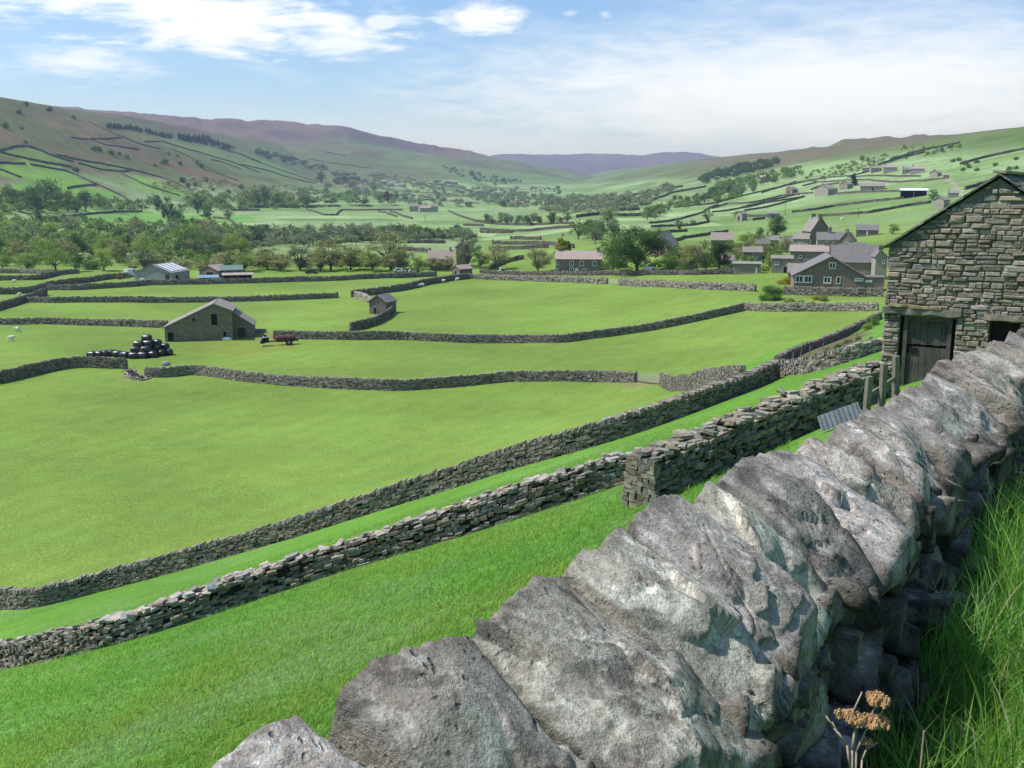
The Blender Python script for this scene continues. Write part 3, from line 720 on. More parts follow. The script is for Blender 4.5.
# singled-out trees near the farms and the village
plant_tree(637, 273.5, 57, 'wide', 'dark', 'largest tree, broad dark crown right of the stone farmhouse', detail=2, wscale=1.0)
plant_tree(612, 273, 33, 'broad', 'mid', 'olive green tree at the right end of the farmhouse, left of the largest tree', detail=2)
plant_tree(538, 272.5, 30, 'sparse', 'olive', 'thin olive spring tree at the left end of the stone farmhouse', detail=2, wscale=1.5)
plant_tree(562, 262, 29, 'cone', 'gold', 'yellow green conifer rising behind the farmhouse roof', detail=2, wscale=1.7)
plant_tree(568, 261, 21, 'cone', 'pine', 'small dark conifer behind the farmhouse roof beside the yellow one', detail=1, wscale=1.3)
plant_tree(668, 272.5, 24, 'broad', 'mid', 'medium green tree just right of the largest tree, behind the white van', detail=1)
plant_tree(691, 272, 34, 'broad', 'olive', 'olive brown rounded tree right of the white van', detail=2)
plant_tree(719, 271, 34, 'tall', 'dark', 'dark green upright tree left of the flat roofed garage', detail=2, wscale=1.3)
plant_tree(706, 270, 26, 'round', 'light', 'pale green tree between the olive tree and the dark upright tree', detail=1)
plant_tree(776, 238, 25, 'round', 'dark', 'round dark green tree on the rise behind the village', detail=2, wscale=1.3)
plant_tree(760, 240, 15, 'broad', 'mid', 'green tree just left of the round dark village tree', detail=1)
plant_tree(748, 246, 16, 'broad', 'light', 'pale tree above the village roofs, left of the round dark tree', detail=1)
plant_tree(765, 258, 20, 'sparse', 'olive', 'sparse olive tree among the village houses', detail=1, wscale=1.3)
plant_tree(786, 252, 16, 'sparse', 'olive', 'sparse tree beside the tall village house with two chimneys', detail=1, wscale=1.2)
plant_tree(738, 262, 18, 'sparse', 'olive', 'sparse tree behind the flat roofed garage', detail=1, wscale=1.4)
plant_tree(770, 269, 17, 'round', 'light', 'bright green tree between the garage and the white windowed cottage', detail=2, wscale=.9)
plant_tree(730, 252, 15, 'broad', 'mid', 'green tree behind the houses hidden in the village trees', detail=1)
plant_tree(771, 300, 19, 'bush', 'mid', 'round green bush at the left end of the village garden wall', detail=2, wscale=1.15)
plant_tree(892, 234, 12, 'round', 'light', 'yellow green tree just above the slope of the big barn roof', detail=1, wscale=1.4)
plant_tree(468, 267, 34, 'sparse', 'grey', 'big pale sparse tree behind the roofless tall farm gable', detail=2, wscale=1.2)
plant_tree(480, 269, 22, 'broad', 'mid', 'low green tree right of the small pink roofed farm building', detail=1)
plant_tree(417, 273, 19, 'round', 'light', 'bright green tree beside the white parked cars', detail=1, wscale=1.2)
plant_tree(448, 271, 17, 'sparse', 'olive', 'thin tree in front of the pink roofed farmhouse', detail=1, wscale=1.3)
for k, (x, h, sh, ky) in enumerate([(6,20,'round','light'), (30,20,'broad','light'), (55,28,'broad','light'), (73,17,'round','mid'), (106,24,'broad','light'), (92,15,'bush','mid'), (142,22,'sparse','grey'), (160,19,'sparse','olive'),
        (245,26,'sparse','light'), (228,22,'sparse','olive'), (264,28,'sparse','olive'), (282,24,'sparse','olive'), (300,27,'sparse','grey'), (318,25,'sparse','olive'), (334,29,'sparse','olive'), (352,28,'sparse','olive'), (371,27,'sparse','light'), (388,36,'sparse','olive'), (402,27,'sparse','olive'), (433,20,'sparse','olive'), (496,24,'sparse','olive')]):
    g = 'trees in the row behind the farm sheds'
    sp = sh == 'sparse'
    plant_tree(x + (k*37 % 7) - 3, 269.6 + (k*13 % 5)*.55, h*(.8 + (k*29 % 11)*.045), sh, ky, 'thin pale budding tree in the row beyond the farm sheds and lane' if sp else 'leafy yellow green tree in the row along the upper left field edge', ('budding '+g) if sp else 'leafy trees along the upper left field edge', wscale=1.75 if sp else 1.3)
# trees one can tell apart on the lower left hillside
for (x, y, h, sh, ky) in [(10,202,20,'broad','mid'), (37,211,29,'broad','dark'), (49,204,31,'broad','mid'), (57,211,22,'round','mid'), (68,211,23,'round','mid'), (86,212,25,'broad','dark'), (77,213,18,'round','mid'), (101,207,15,'bush','mid'),
        (128,209,13,'round','light'), (158,211,18,'tall','dark'), (170,227,29,'tall','dark'), (178,226,20,'broad','dark'), (198,214,23,'tall','dark'), (208,222,20,'broad','dark'), (228,220,12,'round','grey'), (241,209,17,'broad','olive'), (254,207,22,'broad','mid'),
        (265,204,21,'broad','dark'), (245,205,17,'broad','mid'), (276,205,15,'broad','mid'), (290,206,14,'broad','olive'), (303,206,16,'broad','grey'), (321,183,13,'round','dark'), (328,190,10,'broad','grey'), (337,184,8,'bush','dark'), (345,182,9,'bush','dark'), (352,187,8,'bush','mid'),
        (356,197,14,'broad','grey'), (366,198,13,'broad','grey'), (374,192,10,'broad','mid'), (380,203,12,'broad','mid'), (395,200,11,'broad','grey'), (405,202,9,'broad','mid')]:
    plant_tree(x, y, h, sh, ky, 'leafy tree at the foot of the left hillside, one of many in the wooded belt', 'trees at the foot of the left hillside', wscale=1.1)
plant_tree(388, 204, 15, 'broad', 'copper', 'dark purple leaved tree left of the distant row of farm buildings', wscale=1.0)
# woodland belts on the valley floor
def belt(poly, n, hpx, kinds, label, group, ws=1.1):
    xs = [p[0] for p in poly]; ys = [p[1] for p in poly]; r = random.Random(len(poly)*7+n); k = 0; tries = 0; done = []
    while k < n and tries < 4000:
        tries += 1; x = r.uniform(min(xs), max(xs)); y = r.uniform(min(ys), max(ys))
        if not in_poly(np.array([x]), np.array([y]), poly)[0]: continue
        if any(abs(x-a) < 4.5 and abs(y-b) < 1.6 for a, b in done) and tries < 3000: continue
        done.append((x, y)); k += 1
        t = (y-min(ys))/(max(ys)-min(ys)+1e-6); hp = hpx[0] + (hpx[1]-hpx[0])*t
        sh, ky = r.choice(kinds); plant_tree(x, y, hp*r.uniform(.75, 1.2), sh, ky, label, group, wscale=ws*(1.2 if sh == 'sparse' else 1))
mix1 = [('broad','mid'), ('broad','light'), ('sparse','olive'), ('broad','dark'), ('sparse','grey'), ('round','light'), ('broad','grey')]
belt([(-8,222),(30,226),(60,229),(150,233),(175,231),(250,236),(250,264),(-8,264)], 62, (19, 25), mix1, 'leafy tree in the wooded valley bottom beyond the upper left fields', 'trees of the left valley bottom wood')
belt([(240,235),(300,238),(360,236),(470,236),(474,242),(400,242),(300,246),(244,250)], 34, (15, 18), [('broad','dark'),('broad','grey'),('broad','mid'),('broad','grey')], 'grey green tree in the dense belt crossing the middle of the dale', 'trees of the mid dale belt')
belt([(484,218),(530,220),(572,222),(572,227),(530,226.5),(486,226)], 18, (10, 12), [('broad','dark'),('broad','grey'),('broad','grey')], 'hazy green tree beyond the flat pale meadows', 'trees beyond the flat meadows')
belt([(578,235),(600,228),(612,222),(618,244),(590,246),(578,244)], 12, (15, 20), [('broad','mid'),('broad','grey'),('round','dark')], 'green tree in the clump behind the farmhouse conifer', 'trees behind the farmhouse')
belt([(636,214),(650,209),(668,206),(680,212),(650,221),(636,222)], 9, (8, 12), [('broad','mid'),('broad','grey')], 'tree in the small wood above the largest tree', 'trees of the small wood up the dale')
belt([(672,201),(700,198),(702,203),(675,206)], 7, (7, 8), [('broad','dark')], 'dark tree in the short shelter belt on the right fields', 'shelter belt trees on the right fields')
belt([(702,204),(712,195),(735,190),(760,187),(750,197),(720,201)], 14, (9, 12), [('broad','mid'),('broad','grey'),('broad','dark')], 'tree on the lower edge of the right hillside wood', 'trees on the edge of the right hillside wood')
for (x, y, h, sh) in [(679,231,15,'sparse'), (707,222,14,'sparse'), (735,218,8,'round'), (693,224,6,'bush'), (686,226,5,'bush')]:
    plant_tree(x, y, h, sh, 'grey', 'lone grey green tree on the walls right of the largest tree', 'lone trees on the sloping fields', wscale=1.2)
plant_tree(853, 186, 14, 'cone', 'pine', 'tall dark conifer between the two field houses below the hamlet', wscale=1.5)
plant_tree(932, 200, 12, 'round', 'mid', 'green tree beside the open dark hay shed', wscale=1.2)
for (x, y, h) in [(862,162,8),(868,163,7),(874,164,5),(904,149,5),(927,156,5)]:
    plant_tree(x, y, h, 'round', 'mid', 'small tree on the hillside left of and above the hamlet', 'small trees around the hamlet')
for (x, y) in [(953,162),(959,161),(966,165),(977,163),(963,171),(969,168),(977,171),(1016,160),(1009,170),(1016,169),(995,166),(942,152),(950,148)]:
    plant_tree(x, y, 5.0, 'bush', 'mid', 'low thorn bush scattered on the green hillside above the barn roof', 'thorn bushes on the right hillside', wscale=1.0)
for (x, y) in [(75,130),(20,185),(85,190),(100,245),(370,275),(390,275),(440,290),(500,305),(610,335),(650,325),(665,290),(700,298),(710,330),(780,330),(790,340),(765,390),(740,420),(765,410),(810,395),(800,445),(840,430),(900,445),(950,425),(300,358),(260,300),(103,100),(195,120),(290,150),(720,400),(870,460),(640,330),(470,290)]:
    a = Z1(x, y); plant_tree(a[0], a[1]+1, 3.5 + (x % 7)*.6, 'bush', 'mid' if x % 3 else 'dark', 'small dark bush dotted on the brown left hillside', 'bushes dotted on the left hillside', wscale=.9)
for (x, y, h, sh, ky) in [(697,262,19,'broad','mid'),(712,258,16,'broad','olive'),(727,267,17,'sparse','olive'),(734,258,18,'broad','mid'),(741,255,14,'sparse','grey'),(750,250,14,'broad','olive'),(757,262,19,'sparse','olive'),
        (763,248,14,'round','mid'),(768,258,13,'broad','light'),(743,243,10,'broad','dark'),(755,243,10,'round','mid'),(705,250,13,'sparse','olive'),(680,262,20,'broad','mid'),(791,243,8,'broad','grey'),(793,262,10,'sparse','olive'),(764,271,9,'bush','light'),(684,272,12,'bush','mid'),(728,272,8,'bush','mid')]:
    plant_tree(x, y, h, sh, ky, 'leafy tree among the village houses right of the largest tree', 'trees among the village houses', wscale=1.25)
# far woods that read as one mass
def wood_stuff(name, label, poly, n, hpx, keys, cone=False):
    xs = [p[0] for p in poly]; ys = [p[1] for p in poly]; r = np.random.default_rng(n)
    pts = []
    while len(pts) < n:
        x, y = r.uniform(min(xs), max(xs)), r.uniform(min(ys), max(ys))
        if in_poly(np.array([x]), np.array([y]), poly)[0]: pts.append((x, y))
    VV, FF, CC, nv = [], [], [], 0
    for i, (x, y) in enumerate(pts):
        P = hit(x, y, 200)
        if P is None: continue
        depth = P.y*CT; hm = hpx*depth/1000*r.uniform(.7, 1.25)
        V, F, c, tr = _woodproto(cone, i % 4)
        s_ = V*np.array([hm*(1.2 if not cone else 1.5), hm*(1.2 if not cone else 1.5), hm]) + np.array(P)
        VV.append(s_); FF.append(F+nv); CC.append(c*r.uniform(.75, 1.25)); nv += len(V)
    o = np_mesh(name, np.concatenate(VV), np.concatenate(FF), LM[keys], cols=np.concatenate(CC)); return tag(o, label, 'woodland', kind='stuff')
_wp = {}
def _woodproto(cone, k):
    if (cone, k) not in _wp: _wp[(cone, k)] = tree_geo('cone' if cone else 'broad', 260, 50+k, .12)
    return _wp[(cone, k)]
wood_stuff('valley_wood', 'dense undergrowth and trees massed in the valley bottom at the left', [(-10,221),(60,224),(150,226),(250,233),(250,268),(120,268),(-10,268)], 330, 13, 'mid')
wood_stuff('valley_wood', 'dense leafy mass of the tree belt crossing the middle of the dale', [(238,234),(300,236),(470,235),(474,242),(400,243),(300,248),(240,254)], 170, 12, 'grey')
wood_stuff('valley_wood', 'scrub and saplings between the thin trees beyond the lane', [(130,267),(250,264),(430,265),(430,270.5),(130,271)], 150, 10, 'olive')
wood_stuff('hillside_wood', 'leafy wood hugging the foot of the left hillside', [(-10,196),(60,196),(120,204),(240,200),(340,196),(400,200),(400,205),(300,209),(240,213),(150,213),(-10,214)], 260, 9, 'mid')
wood_stuff('valley_wood', 'green thicket around the village and farmhouse trees', [(590,272),(600,268),(735,264),(775,240),(790,244),(778,262),(735,272)], 110, 9, 'mid')
wood_stuff('plantation_wood', 'dark conifer plantation along the crest of the left hill', [(107,126.5),(130,127.5),(175,138),(173,140),(130,131),(107,129)], 110, 4.5, 'pine', True)
wood_stuff('plantation_wood', 'dark conifer plantation further down the left hill crest', [(178,137),(205,139),(234,149),(232,152),(205,145),(178,140)], 110, 5.0, 'pine', True)
wood_stuff('hillside_wood', 'dark wood on the ridge above the right hand fields', [(696,181),(715,173),(745,166),(775,161.5),(782,163),(762,171),(735,178),(705,185)], 170, 5.5, 'dark')
wood_stuff('hillside_wood', 'mixed wood below the ridge on the right', [(706,198),(712,190),(730,184),(760,178),(785,172),(800,170),(802,176),(775,184),(745,190),(722,198)], 110, 7, 'mid')
wood_stuff('distant_wood', 'hazy woodland filling the narrow head of the dale', [(560,200),(600,198),(640,196),(660,190),(672,186),(672,194),(650,206),(630,212),(600,214),(575,216),(540,212)], 300, 6.5, 'grey')
wood_stuff('distant_wood', 'hazy woods along the foot of the moor left of the dale head', [(470,190),(500,192),(540,196),(570,202),(575,212),(540,212),(500,208),(470,200)], 170, 5.5, 'grey')
wood_stuff('distant_wood', 'scattered woods on the slope of the left moor above the farms', [(255,152),(275,155),(310,166),(345,174),(362,182),(350,182),(320,172),(280,164),(258,158)], 60, 5.5, 'dark')
wood_stuff('distant_wood', 'patchy copses and hedgerow trees on the green slope under the left moor', [(330,172),(400,178),(480,188),(560,198),(560,206),(480,200),(400,194),(340,188)], 240, 4.6, 'grey')
wood_stuff('hillside_scrub', 'scrub and thorn trees strung along the banks of the right hillside', [(800,176),(850,164),(905,150),(960,146),(962,152),(905,160),(860,172),(810,184)], 130, 3.6, 'mid')
wood_stuff('hillside_scrub', 'scrub in the gullies of the lower left hillside slope', [(150,185),(200,178),(250,186),(330,190),(330,197),(240,198),(160,196)], 120, 4.5, 'olive')
wood_stuff('hillside_wood', 'mixed trees lining the fields below the right hand wood', [(640,216),(660,208),(700,200),(740,196),(740,200),(700,206),(665,214),(645,221)], 70, 6.5, 'mid')
wood_stuff('distant_wood', 'thin line of trees around the far left farms', [(400,196),(440,199),(470,204),(470,208),(440,206),(400,206)], 60, 5, 'grey')
wood_stuff('distant_wood', 'scrubby trees on the far moor slope', [(440,165),(500,180),(560,190),(560,196),(500,188),(450,175)], 60, 4, 'dark')
# ------------------------------------------------------------------ buildings
def flat_stone(name, a, b, course=.16, mortar=(.10, .095, .085)):
    N = NT(name); P = N.obj(); s = N.n('SeparateXYZ'); N.link(P, s.inputs[0])
    cb = N.n('CombineXYZ'); N.link(N.math('ADD', s.outputs[0], s.outputs[1]), cb.inputs[0]); N.link(s.outputs[2], cb.inputs[1])
    br = N.n('TexBrick'); N.link(cb.outputs[0], br.inputs[0]); br.offset = .5; br.squash = 1
    for k, v in (('Scale', 1.0), ('Mortar Size', .018), ('Brick Width', course*2.6), ('Row Height', course), ('Bias', 0.)): br.inputs[k].default_value = v
    br.inputs['Color1'].default_value = (*a, 1); br.inputs['Color2'].default_value = (*b, 1); br.inputs['Mortar'].default_value = (*mortar, 1)
    n = N.noise(P, 2.2, 5, .7); n2 = N.noise(P, 11, 4, .7)
    c = N.mix(1, br.outputs[0], N.ramp(n, [(.25, .65), (.75, 1.3)]), 'MULTIPLY'); c = N.mix(1, c, N.ramp(n2, [(.25, .7), (.75, 1.3)]), 'MULTIPLY')
    return N.finish(c, .93, N.bump(N.math('SUBTRACT', n2, br.outputs['Fac']), .7, .04), .1)
def slate(name, a, b, row=.28):
    N = NT(name); P = N.obj(); s = N.n('SeparateXYZ'); N.link(P, s.inputs[0])
    n = N.noise(P, 1.1, 5, .7); n2 = N.noise(P, 9, 4, .7)
    wv = N.n('TexWave', wave_type='BANDS', bands_direction='Z', Scale=1/row*.5, Distortion=1.0); N.link(P, wv.inputs[0])
    c = N.mix(N.ramp(n, [(.3, 0), (.7, 1)]), a, b); c = N.mix(1, c, N.ramp(n2, [(.25, .72), (.75, 1.28)]), 'MULTIPLY')
    return N.finish(c, .8, N.bump(N.math('ADD', n2, wv.outputs[1]), .6, .04), .25)
def plain(name, c, rough=.7, var=.25, spec=.3, metal=0, sc=5):
    N = NT(name); n = N.noise(N.obj(), sc, 4, .65)
    return N.finish(N.mix(1, c, N.ramp(n, [(.25, 1-var), (.75, 1+var)]), 'MULTIPLY'), rough, N.bump(n, .2, .01), spec, metal)
MS = {'brown': flat_stone('brown_stone', (.30, .215, .175), (.38, .28, .225)), 'grey': flat_stone('grey_stone', (.33, .285, .24), (.40, .34, .28)),
      'pale': flat_stone('pale_stone', (.42, .38, .32), (.50, .46, .38)), 'dark': flat_stone('dark_stone', (.22, .18, .155), (.29, .24, .20)), 'mossy': flat_stone('mossy_barn_stone', (.245, .205, .145), (.32, .265, .19), .2),
      'cream': plain('cream_render', (.72, .70, .62)), 'shed': plain('grey_sheeting', (.33, .32, .33), .6, .12), 'roof': slate('stone_slate', (.23, .205, .18), (.31, .275, .235)),
      'bluegrey': slate('blue_grey_slate', (.165, .155, .155), (.225, .21, .205)), 'pinkroof': slate('pink_tile', (.33, .255, .225), (.40, .325, .28)), 'greenroof': plain('green_sheet', (.15, .24, .20), .5),
      'sheetroof': plain('fibre_cement', (.27, .255, .25), .7, .15), 'clear': plain('skylight_sheet', (.85, .86, .88), .5, .05), 'blueroof': plain('pale_blue_sheet', (.50, .64, .78), .4, .08), 'white': plain('white_paint', (.80, .80, .78), .5, .04),
      'black': plain('dark_opening', (.012, .012, .012), 1, 0), 'wood': plain('grey_wood', (.20, .18, .15), .9, .3), 'darkwood': plain('dark_wood', (.06, .05, .045), .9, .3)}
def glass_mat():
    N = NT('window_glass'); return N.finish((.03, .04, .05), .12, None, .7)
MS['glass'] = glass_mat()
def away(P):
    v = Vector((P.x, P.y, 0)).normalized(); return v
def building(name, label, px, py, W, L, hl, hr, ha, ap=.5, rz=0, side=False, wall='grey', roof='roof', feats=(), chim=(), unit='px', P=None, cat='house', group=None, over=.25, sink=.6, rt=.16):
    """gable width W along local x, ridge length L along local y; heights of both eaves and the ridge; px,py: foot of the facing wall in the photo"""
    P = P or hit(px, py, 15); depth = P.y*CT - P.z*ST; k = depth/1000 if unit == 'px' else 1
    W, L, hl, hr, ha = W*k, L*k, hl*k, hr*k, ha*k
    base_rz = -math.atan2(P.x, P.y)          # square on to the line of sight, then yawed
    yaw = base_rz + R(rz) + (R(-90) if side else 0)
    half = (W if side else L)/2
    c = P + away(P)*half*abs(math.cos(R(rz))); c.z = P.z
    root = empty(name, c, yaw, label, cat, group)
    x0, x1, xa = -W/2, W/2, -W/2 + ap*W; y0, y1 = -L/2, L/2
    prof = [(x0, -sink), (x1, -sink), (x1, hr), (xa, ha), (x0, hl)]
    m = MB(); vs = [(x, y, z) for y in (y0, y1) for x, z in prof]
    m.add(vs, [[0,1,2,3,4], [9,8,7,6,5], [0,5,6,1], [1,6,7,2], [2,7,8,3], [3,8,9,4], [4,9,5,0]]); m.build('wall', MS[wall], root)
    m = MB(); oy = over if L > 1 else 0
    for (xa_, ha_, xe, he) in ((xa, ha, x0, hl), (xa, ha, x1, hr)):
        d = Vector((xe-xa_, 0, he-ha_)); dl = d.length; d.normalize(); n = Vector((-d.z, 0, d.x)); n = n if n.z > 0 else -n
        e = Vector((xe, 0, he)) + d*over; a = Vector((xa_, 0, ha_)) + n*.02; e = e + n*.02
        vs = [Vector((q.x, y, q.z)) + n*t for y in (y0-oy, y1+oy) for q in (a, e) for t in (0, rt)]
        m.add(vs, [[0,1,3,2], [4,6,7,5], [0,4,5,1], [2,3,7,6], [1,5,7,3], [0,2,6,4]])
    rf = m.build('roof', MS[roof], root)
    for (cy, w_, h_) in chim:
        cm = MB(); y = y0 + cy*L; w_ = w_*k; h_ = h_*k
        cm.box((xa, y, ha + h_/2 - .15), (w_, w_*.8, h_ + .3)); cm.box((xa, y, ha + h_ + .02), (w_*1.2, w_, .14))
        cm.tube((xa-w_*.2, y, ha+h_+.05), (xa-w_*.2, y, ha+h_+.35), .12, .1, 6); cm.tube((xa+w_*.2, y, ha+h_+.05), (xa+w_*.2, y, ha+h_+.35), .12, .1, 6)
        cm.build('chimney', MS['grey' if wall != 'cream' else 'cream'], rf)
    for f in feats:
        kind, face, u, z, w_, h_ = f[:6]; fm = f[6] if len(f) > 6 else 'white'; u, z, w_, h_ = u*k, z*k, w_*k, h_*k
        if face == 'front': o, a, n = Vector((0, y0, 0)), Vector((1, 0, 0)), Vector((0, -1, 0))
        elif face == 'right': o, a, n = Vector((x1, 0, 0)), Vector((0, 1, 0)), Vector((1, 0, 0))
        elif face == 'left': o, a, n = Vector((x0, 0, 0)), Vector((0, -1, 0)), Vector((-1, 0, 0))
        def fb(mb, u_, z_, ww, hh, dep, out): 
            cc = o + a*u_ + n*(out - dep/2 + .0) + Vector((0, 0, z_))
            if abs(a.x) > .5: mb.box(cc, (ww, dep, hh))
            else: mb.box(cc, (dep, ww, hh))
        if kind == 'window':
            t = max(.09, w_*.13); mb = MB()
            for du, dz, ww, hh in ((-w_/2+t/2, 0, t, h_), (w_/2-t/2, 0, t, h_), (0, h_/2-t/2, w_-2*t, t), (0, -h_/2+t/2, w_-2*t, t)): fb(mb, u+du, z+dz, ww, hh, .16, .07)
            if w_ > .9: fb(mb, u, z, t*.6, h_-2*t, .13, .055)
            fr = mb.build('window', MS[fm], root); mb = MB(); fb(mb, u, z, w_-2*t+.01, h_-2*t+.01, .08, .03); mb.build('pane', MS['glass'], fr)
            mb = MB(); fb(mb, u, z-h_/2-.07, w_+.2, .12, .2, .12); mb.build('sill', MS['pale' if fm == 'white' else 'grey'], fr)
        elif kind == 'hole':
            mb = MB(); t = .14
            for du, dz, ww, hh in ((-w_/2-t/2, 0, t, h_), (w_/2+t/2, 0, t, h_), (0, h_/2+t/2, w_+2*t, t)): fb(mb, u+du, z+dz, ww, hh, .2, .05)
            fr = mb.build('opening', MS['grey'], root); mb = MB(); fb(mb, u, z, w_, h_, .06, .02); mb.build('dark_interior', MS['black'], fr)
        elif kind == 'door':
            mb = MB(); fb(mb, u, z, w_, h_, .12, .05); d_ = mb.build('door', MS[fm], root)
            mb = MB(); fb(mb, u, z+h_/2+.1, w_+.3, .2, .14, .07); mb.build('lintel', MS['grey'], d_)
            mb = MB(); fb(mb, u+w_*.36, z, .07, .16, .1, .09); mb.build('handle', MS['black'], d_)
    return root, rf, k
B = building
# --- field barn with bales
root, rf, k = B('field_barn', 'large gabled stone field barn with a long left roof slope and lean-to, beside black bales', 202.5, 340.5, 65, 50, 13.5, 29, 36, .74, rz=-7, wall='mossy', roof='roof', cat='barn',
  feats=[('hole','front',15.5,21,6,11), ('hole','front',-4,21,3,3), ('hole','front',-27,4.5,5.5,9), ('hole','front',25,6,3,5), ('hole','right',2,7,10,12)])
m = MB(); W_, L_ = 65*k, 50*k; x = W_/2
z0, z1, dx = 25*k, 12.5*k, 19*k; ya, yb = -L_/2+14*k, L_/2 - 2*k
m.add([(x+.01,ya,-.6),(x+dx,ya,-.6),(x+dx,ya,z1),(x+.01,ya,z0),(x+.01,yb,-.6),(x+dx,yb,-.6),(x+dx,yb,z1),(x+.01,yb,z0)], [[0,1,2,3],[7,6,5,4],[0,4,5,1],[1,5,6,2],[2,6,7,3],[3,7,4,0]]); lt = m.build('lean_to', MS['mossy'], root)
m = MB(); m.add([(x+.03,ya-.2,z0+.05),(x+dx+.25,ya-.2,z1-.08),(x+dx+.25,yb+.2,z1-.08),(x+.03,yb+.2,z0+.05),(x+.03,ya-.2,z0+.2),(x+dx+.25,ya-.2,z1+.08),(x+dx+.25,yb+.2,z1+.08),(x+.03,yb+.2,z0+.2)], [[0,1,2,3],[7,6,5,4],[0,4,5,1],[1,5,6,2],[2,6,7,3],[3,7,4,0]]); m.build('lean_to_roof', MS['roof'], lt)
m = MB(); m.box((x+8*k, ya-.02, 5*k), (7*k, .08, 10*k)); m.build('door', MS['darkwood'], root)
B('field_barn', 'small square stone barn standing alone at the bend of two field walls', 383, 314, 19, 22, 12, 12, 18.5, .5, rz=-28, wall='dark', roof='bluegrey', cat='barn', feats=[('hole','front',-3,3.5,3,6),('hole','front',1,12,2,2)])
# --- farm sheds
root, rf, k = B('farm_shed', 'big grey farm shed with four pale skylight strips on its roof', 163, 282, 40, 36, 9.5, 9.5, 17, .5, rz=-30, wall='shed', roof='sheetroof', cat='shed', feats=[('door','front',15.5,4,4.5,7,'darkwood'), ('door','front',-12,2.5,5,4,'white'), ('hole','right',-8,3.5,5,6)])
W_, L_ = 40*k, 36*k
for q in range(4):
    y = -L_/2 + (q+.9)*L_/4.6; m = MB(); a_ = Vector((W_*.04, y, 17*k - .08*7.5*k)); b_ = Vector((W_*.44, y, 17*k - .88*7.5*k)); up = Vector((.25, 0, .24))
    m.add([a_+up+Vector((0,-.45,0)), b_+up+Vector((0,-.45,0)), b_+up+Vector((0,.45,0)), a_+up+Vector((0,.45,0)), a_+up*.6+Vector((0,-.45,0)), b_+up*.6+Vector((0,-.45,0)), b_+up*.6+Vector((0,.45,0)), a_+up*.6+Vector((0,.45,0))], [[0,1,2,3],[7,6,5,4],[0,4,5,1],[1,5,6,2],[2,6,7,3],[3,7,4,0]]); m.build('skylight', MS['clear'], rf)
B('farm_shed', 'low lean-to shed with a pale blue sheet roof between the farm sheds', 208.5, 281, 8, 19, 4.5, 4.0, 5.5, .9, side=True, wall='shed', roof='blueroof', cat='shed', feats=[('hole','right',-3,1.8,10,3)])
B('farm_shed', 'pinkish roofed farm shed behind the pale blue lean-to', 215, 277.5, 22, 20, 8, 7, 12, .5, rz=-38, wall='brown', roof='pinkroof', cat='shed', feats=[('hole','front',2,3,8,5)])
B('farm_shed', 'farm shed with a dull green sheet roof at the right of the yard', 232, 277, 14, 20, 7, 7, 11, .5, side=True, rz=6, wall='dark', roof='greenroof', cat='shed', feats=[('hole','right',-3,3,8,5)])
def open_shed(label, px, py, Lp, Wp, h, roofm, wallm):
    P = hit(px, py, 15); depth = P.y*CT - P.z*ST; k = depth/1000; L, W, h = Lp*k, Wp*k, h*k
    root = empty('open_shed', P, -math.atan2(P.x, P.y), label, 'shed')
    m = MB(); m.box((0, W, h/2-.2), (L, .15, h+.4)); m.box((-L/2, W/2, h/2-.2), (.15, W-.2, h+.4)); m.box((L/2, W/2, h/2-.2), (.15, W-.2, h+.4)); m.build('wall', MS[wallm], root)
    m = MB(); tl = Matrix.Rotation(R(7), 3, 'X'); m.box((0, W/2, h+.2), (L+.8, W+.8, .14), tilt=tl); m.build('roof', MS[roofm], root)
    for u in (-.5, 0, .5):
        m = MB(); m.box((u*L*.98, -.1, h/2-.2), (.25, .25, h+.3)); m.build('post', MS['white' if u == .5 else 'wood'], root)
    return root
open_shed('low open fronted shed with a pale pink roof on posts', 238, 280, 28, 9, 5.0, 'pinkroof', 'black')
# --- farmhouse and lane buildings
B('farmhouse', 'stone farmhouse with white framed windows beside the yellow green conifer', 579, 273.5, 22, 46, 14.2, 14.2, 21.5, .5, side=True, rz=-3, wall='brown', roof='pinkroof',
  feats=[('window','right',-7,10,4.2,5),('window','right',3.2,10,4.2,5),('window','right',-7,3.2,4.2,5),('window','right',-21,10,2.5,3),('door','right',-1.7,2.6,3,5.4),('window','right',6,3,4,4),('window','right',-21,3,2.5,3),('window','right',16,10,4.2,5)], chim=[(.08,3.2,3.5),(.92,3.2,3.5)])
B('stone_outhouse', 'small stone building with a pale pink roof at the end of the dark field wall', 462, 276.5, 12, 17, 7.5, 7.5, 11, .5, rz=-48, wall='dark', roof='pinkroof', cat='outbuilding', feats=[('hole','front',0,3,2.5,5)])
B('farmhouse', 'pink roofed farmhouse half hidden by thin trees, left of the tall gable', 441, 270, 14, 24, 11, 11, 19, .5, side=True, wall='grey', roof='pinkroof', feats=[('window','right',-5,7,3,3.4),('window','right',5,7,3,3.4)], chim=[(.9,2.4,3)])
B('stone_house', 'tall narrow dark gabled house rising behind the pink roofed farmhouse', 462, 266, 13, 13, 19, 19, 24, .5, rz=8, wall='grey', roof='bluegrey', feats=[('window','front',0,18,2.4,3)], chim=[(.1,3,2)])
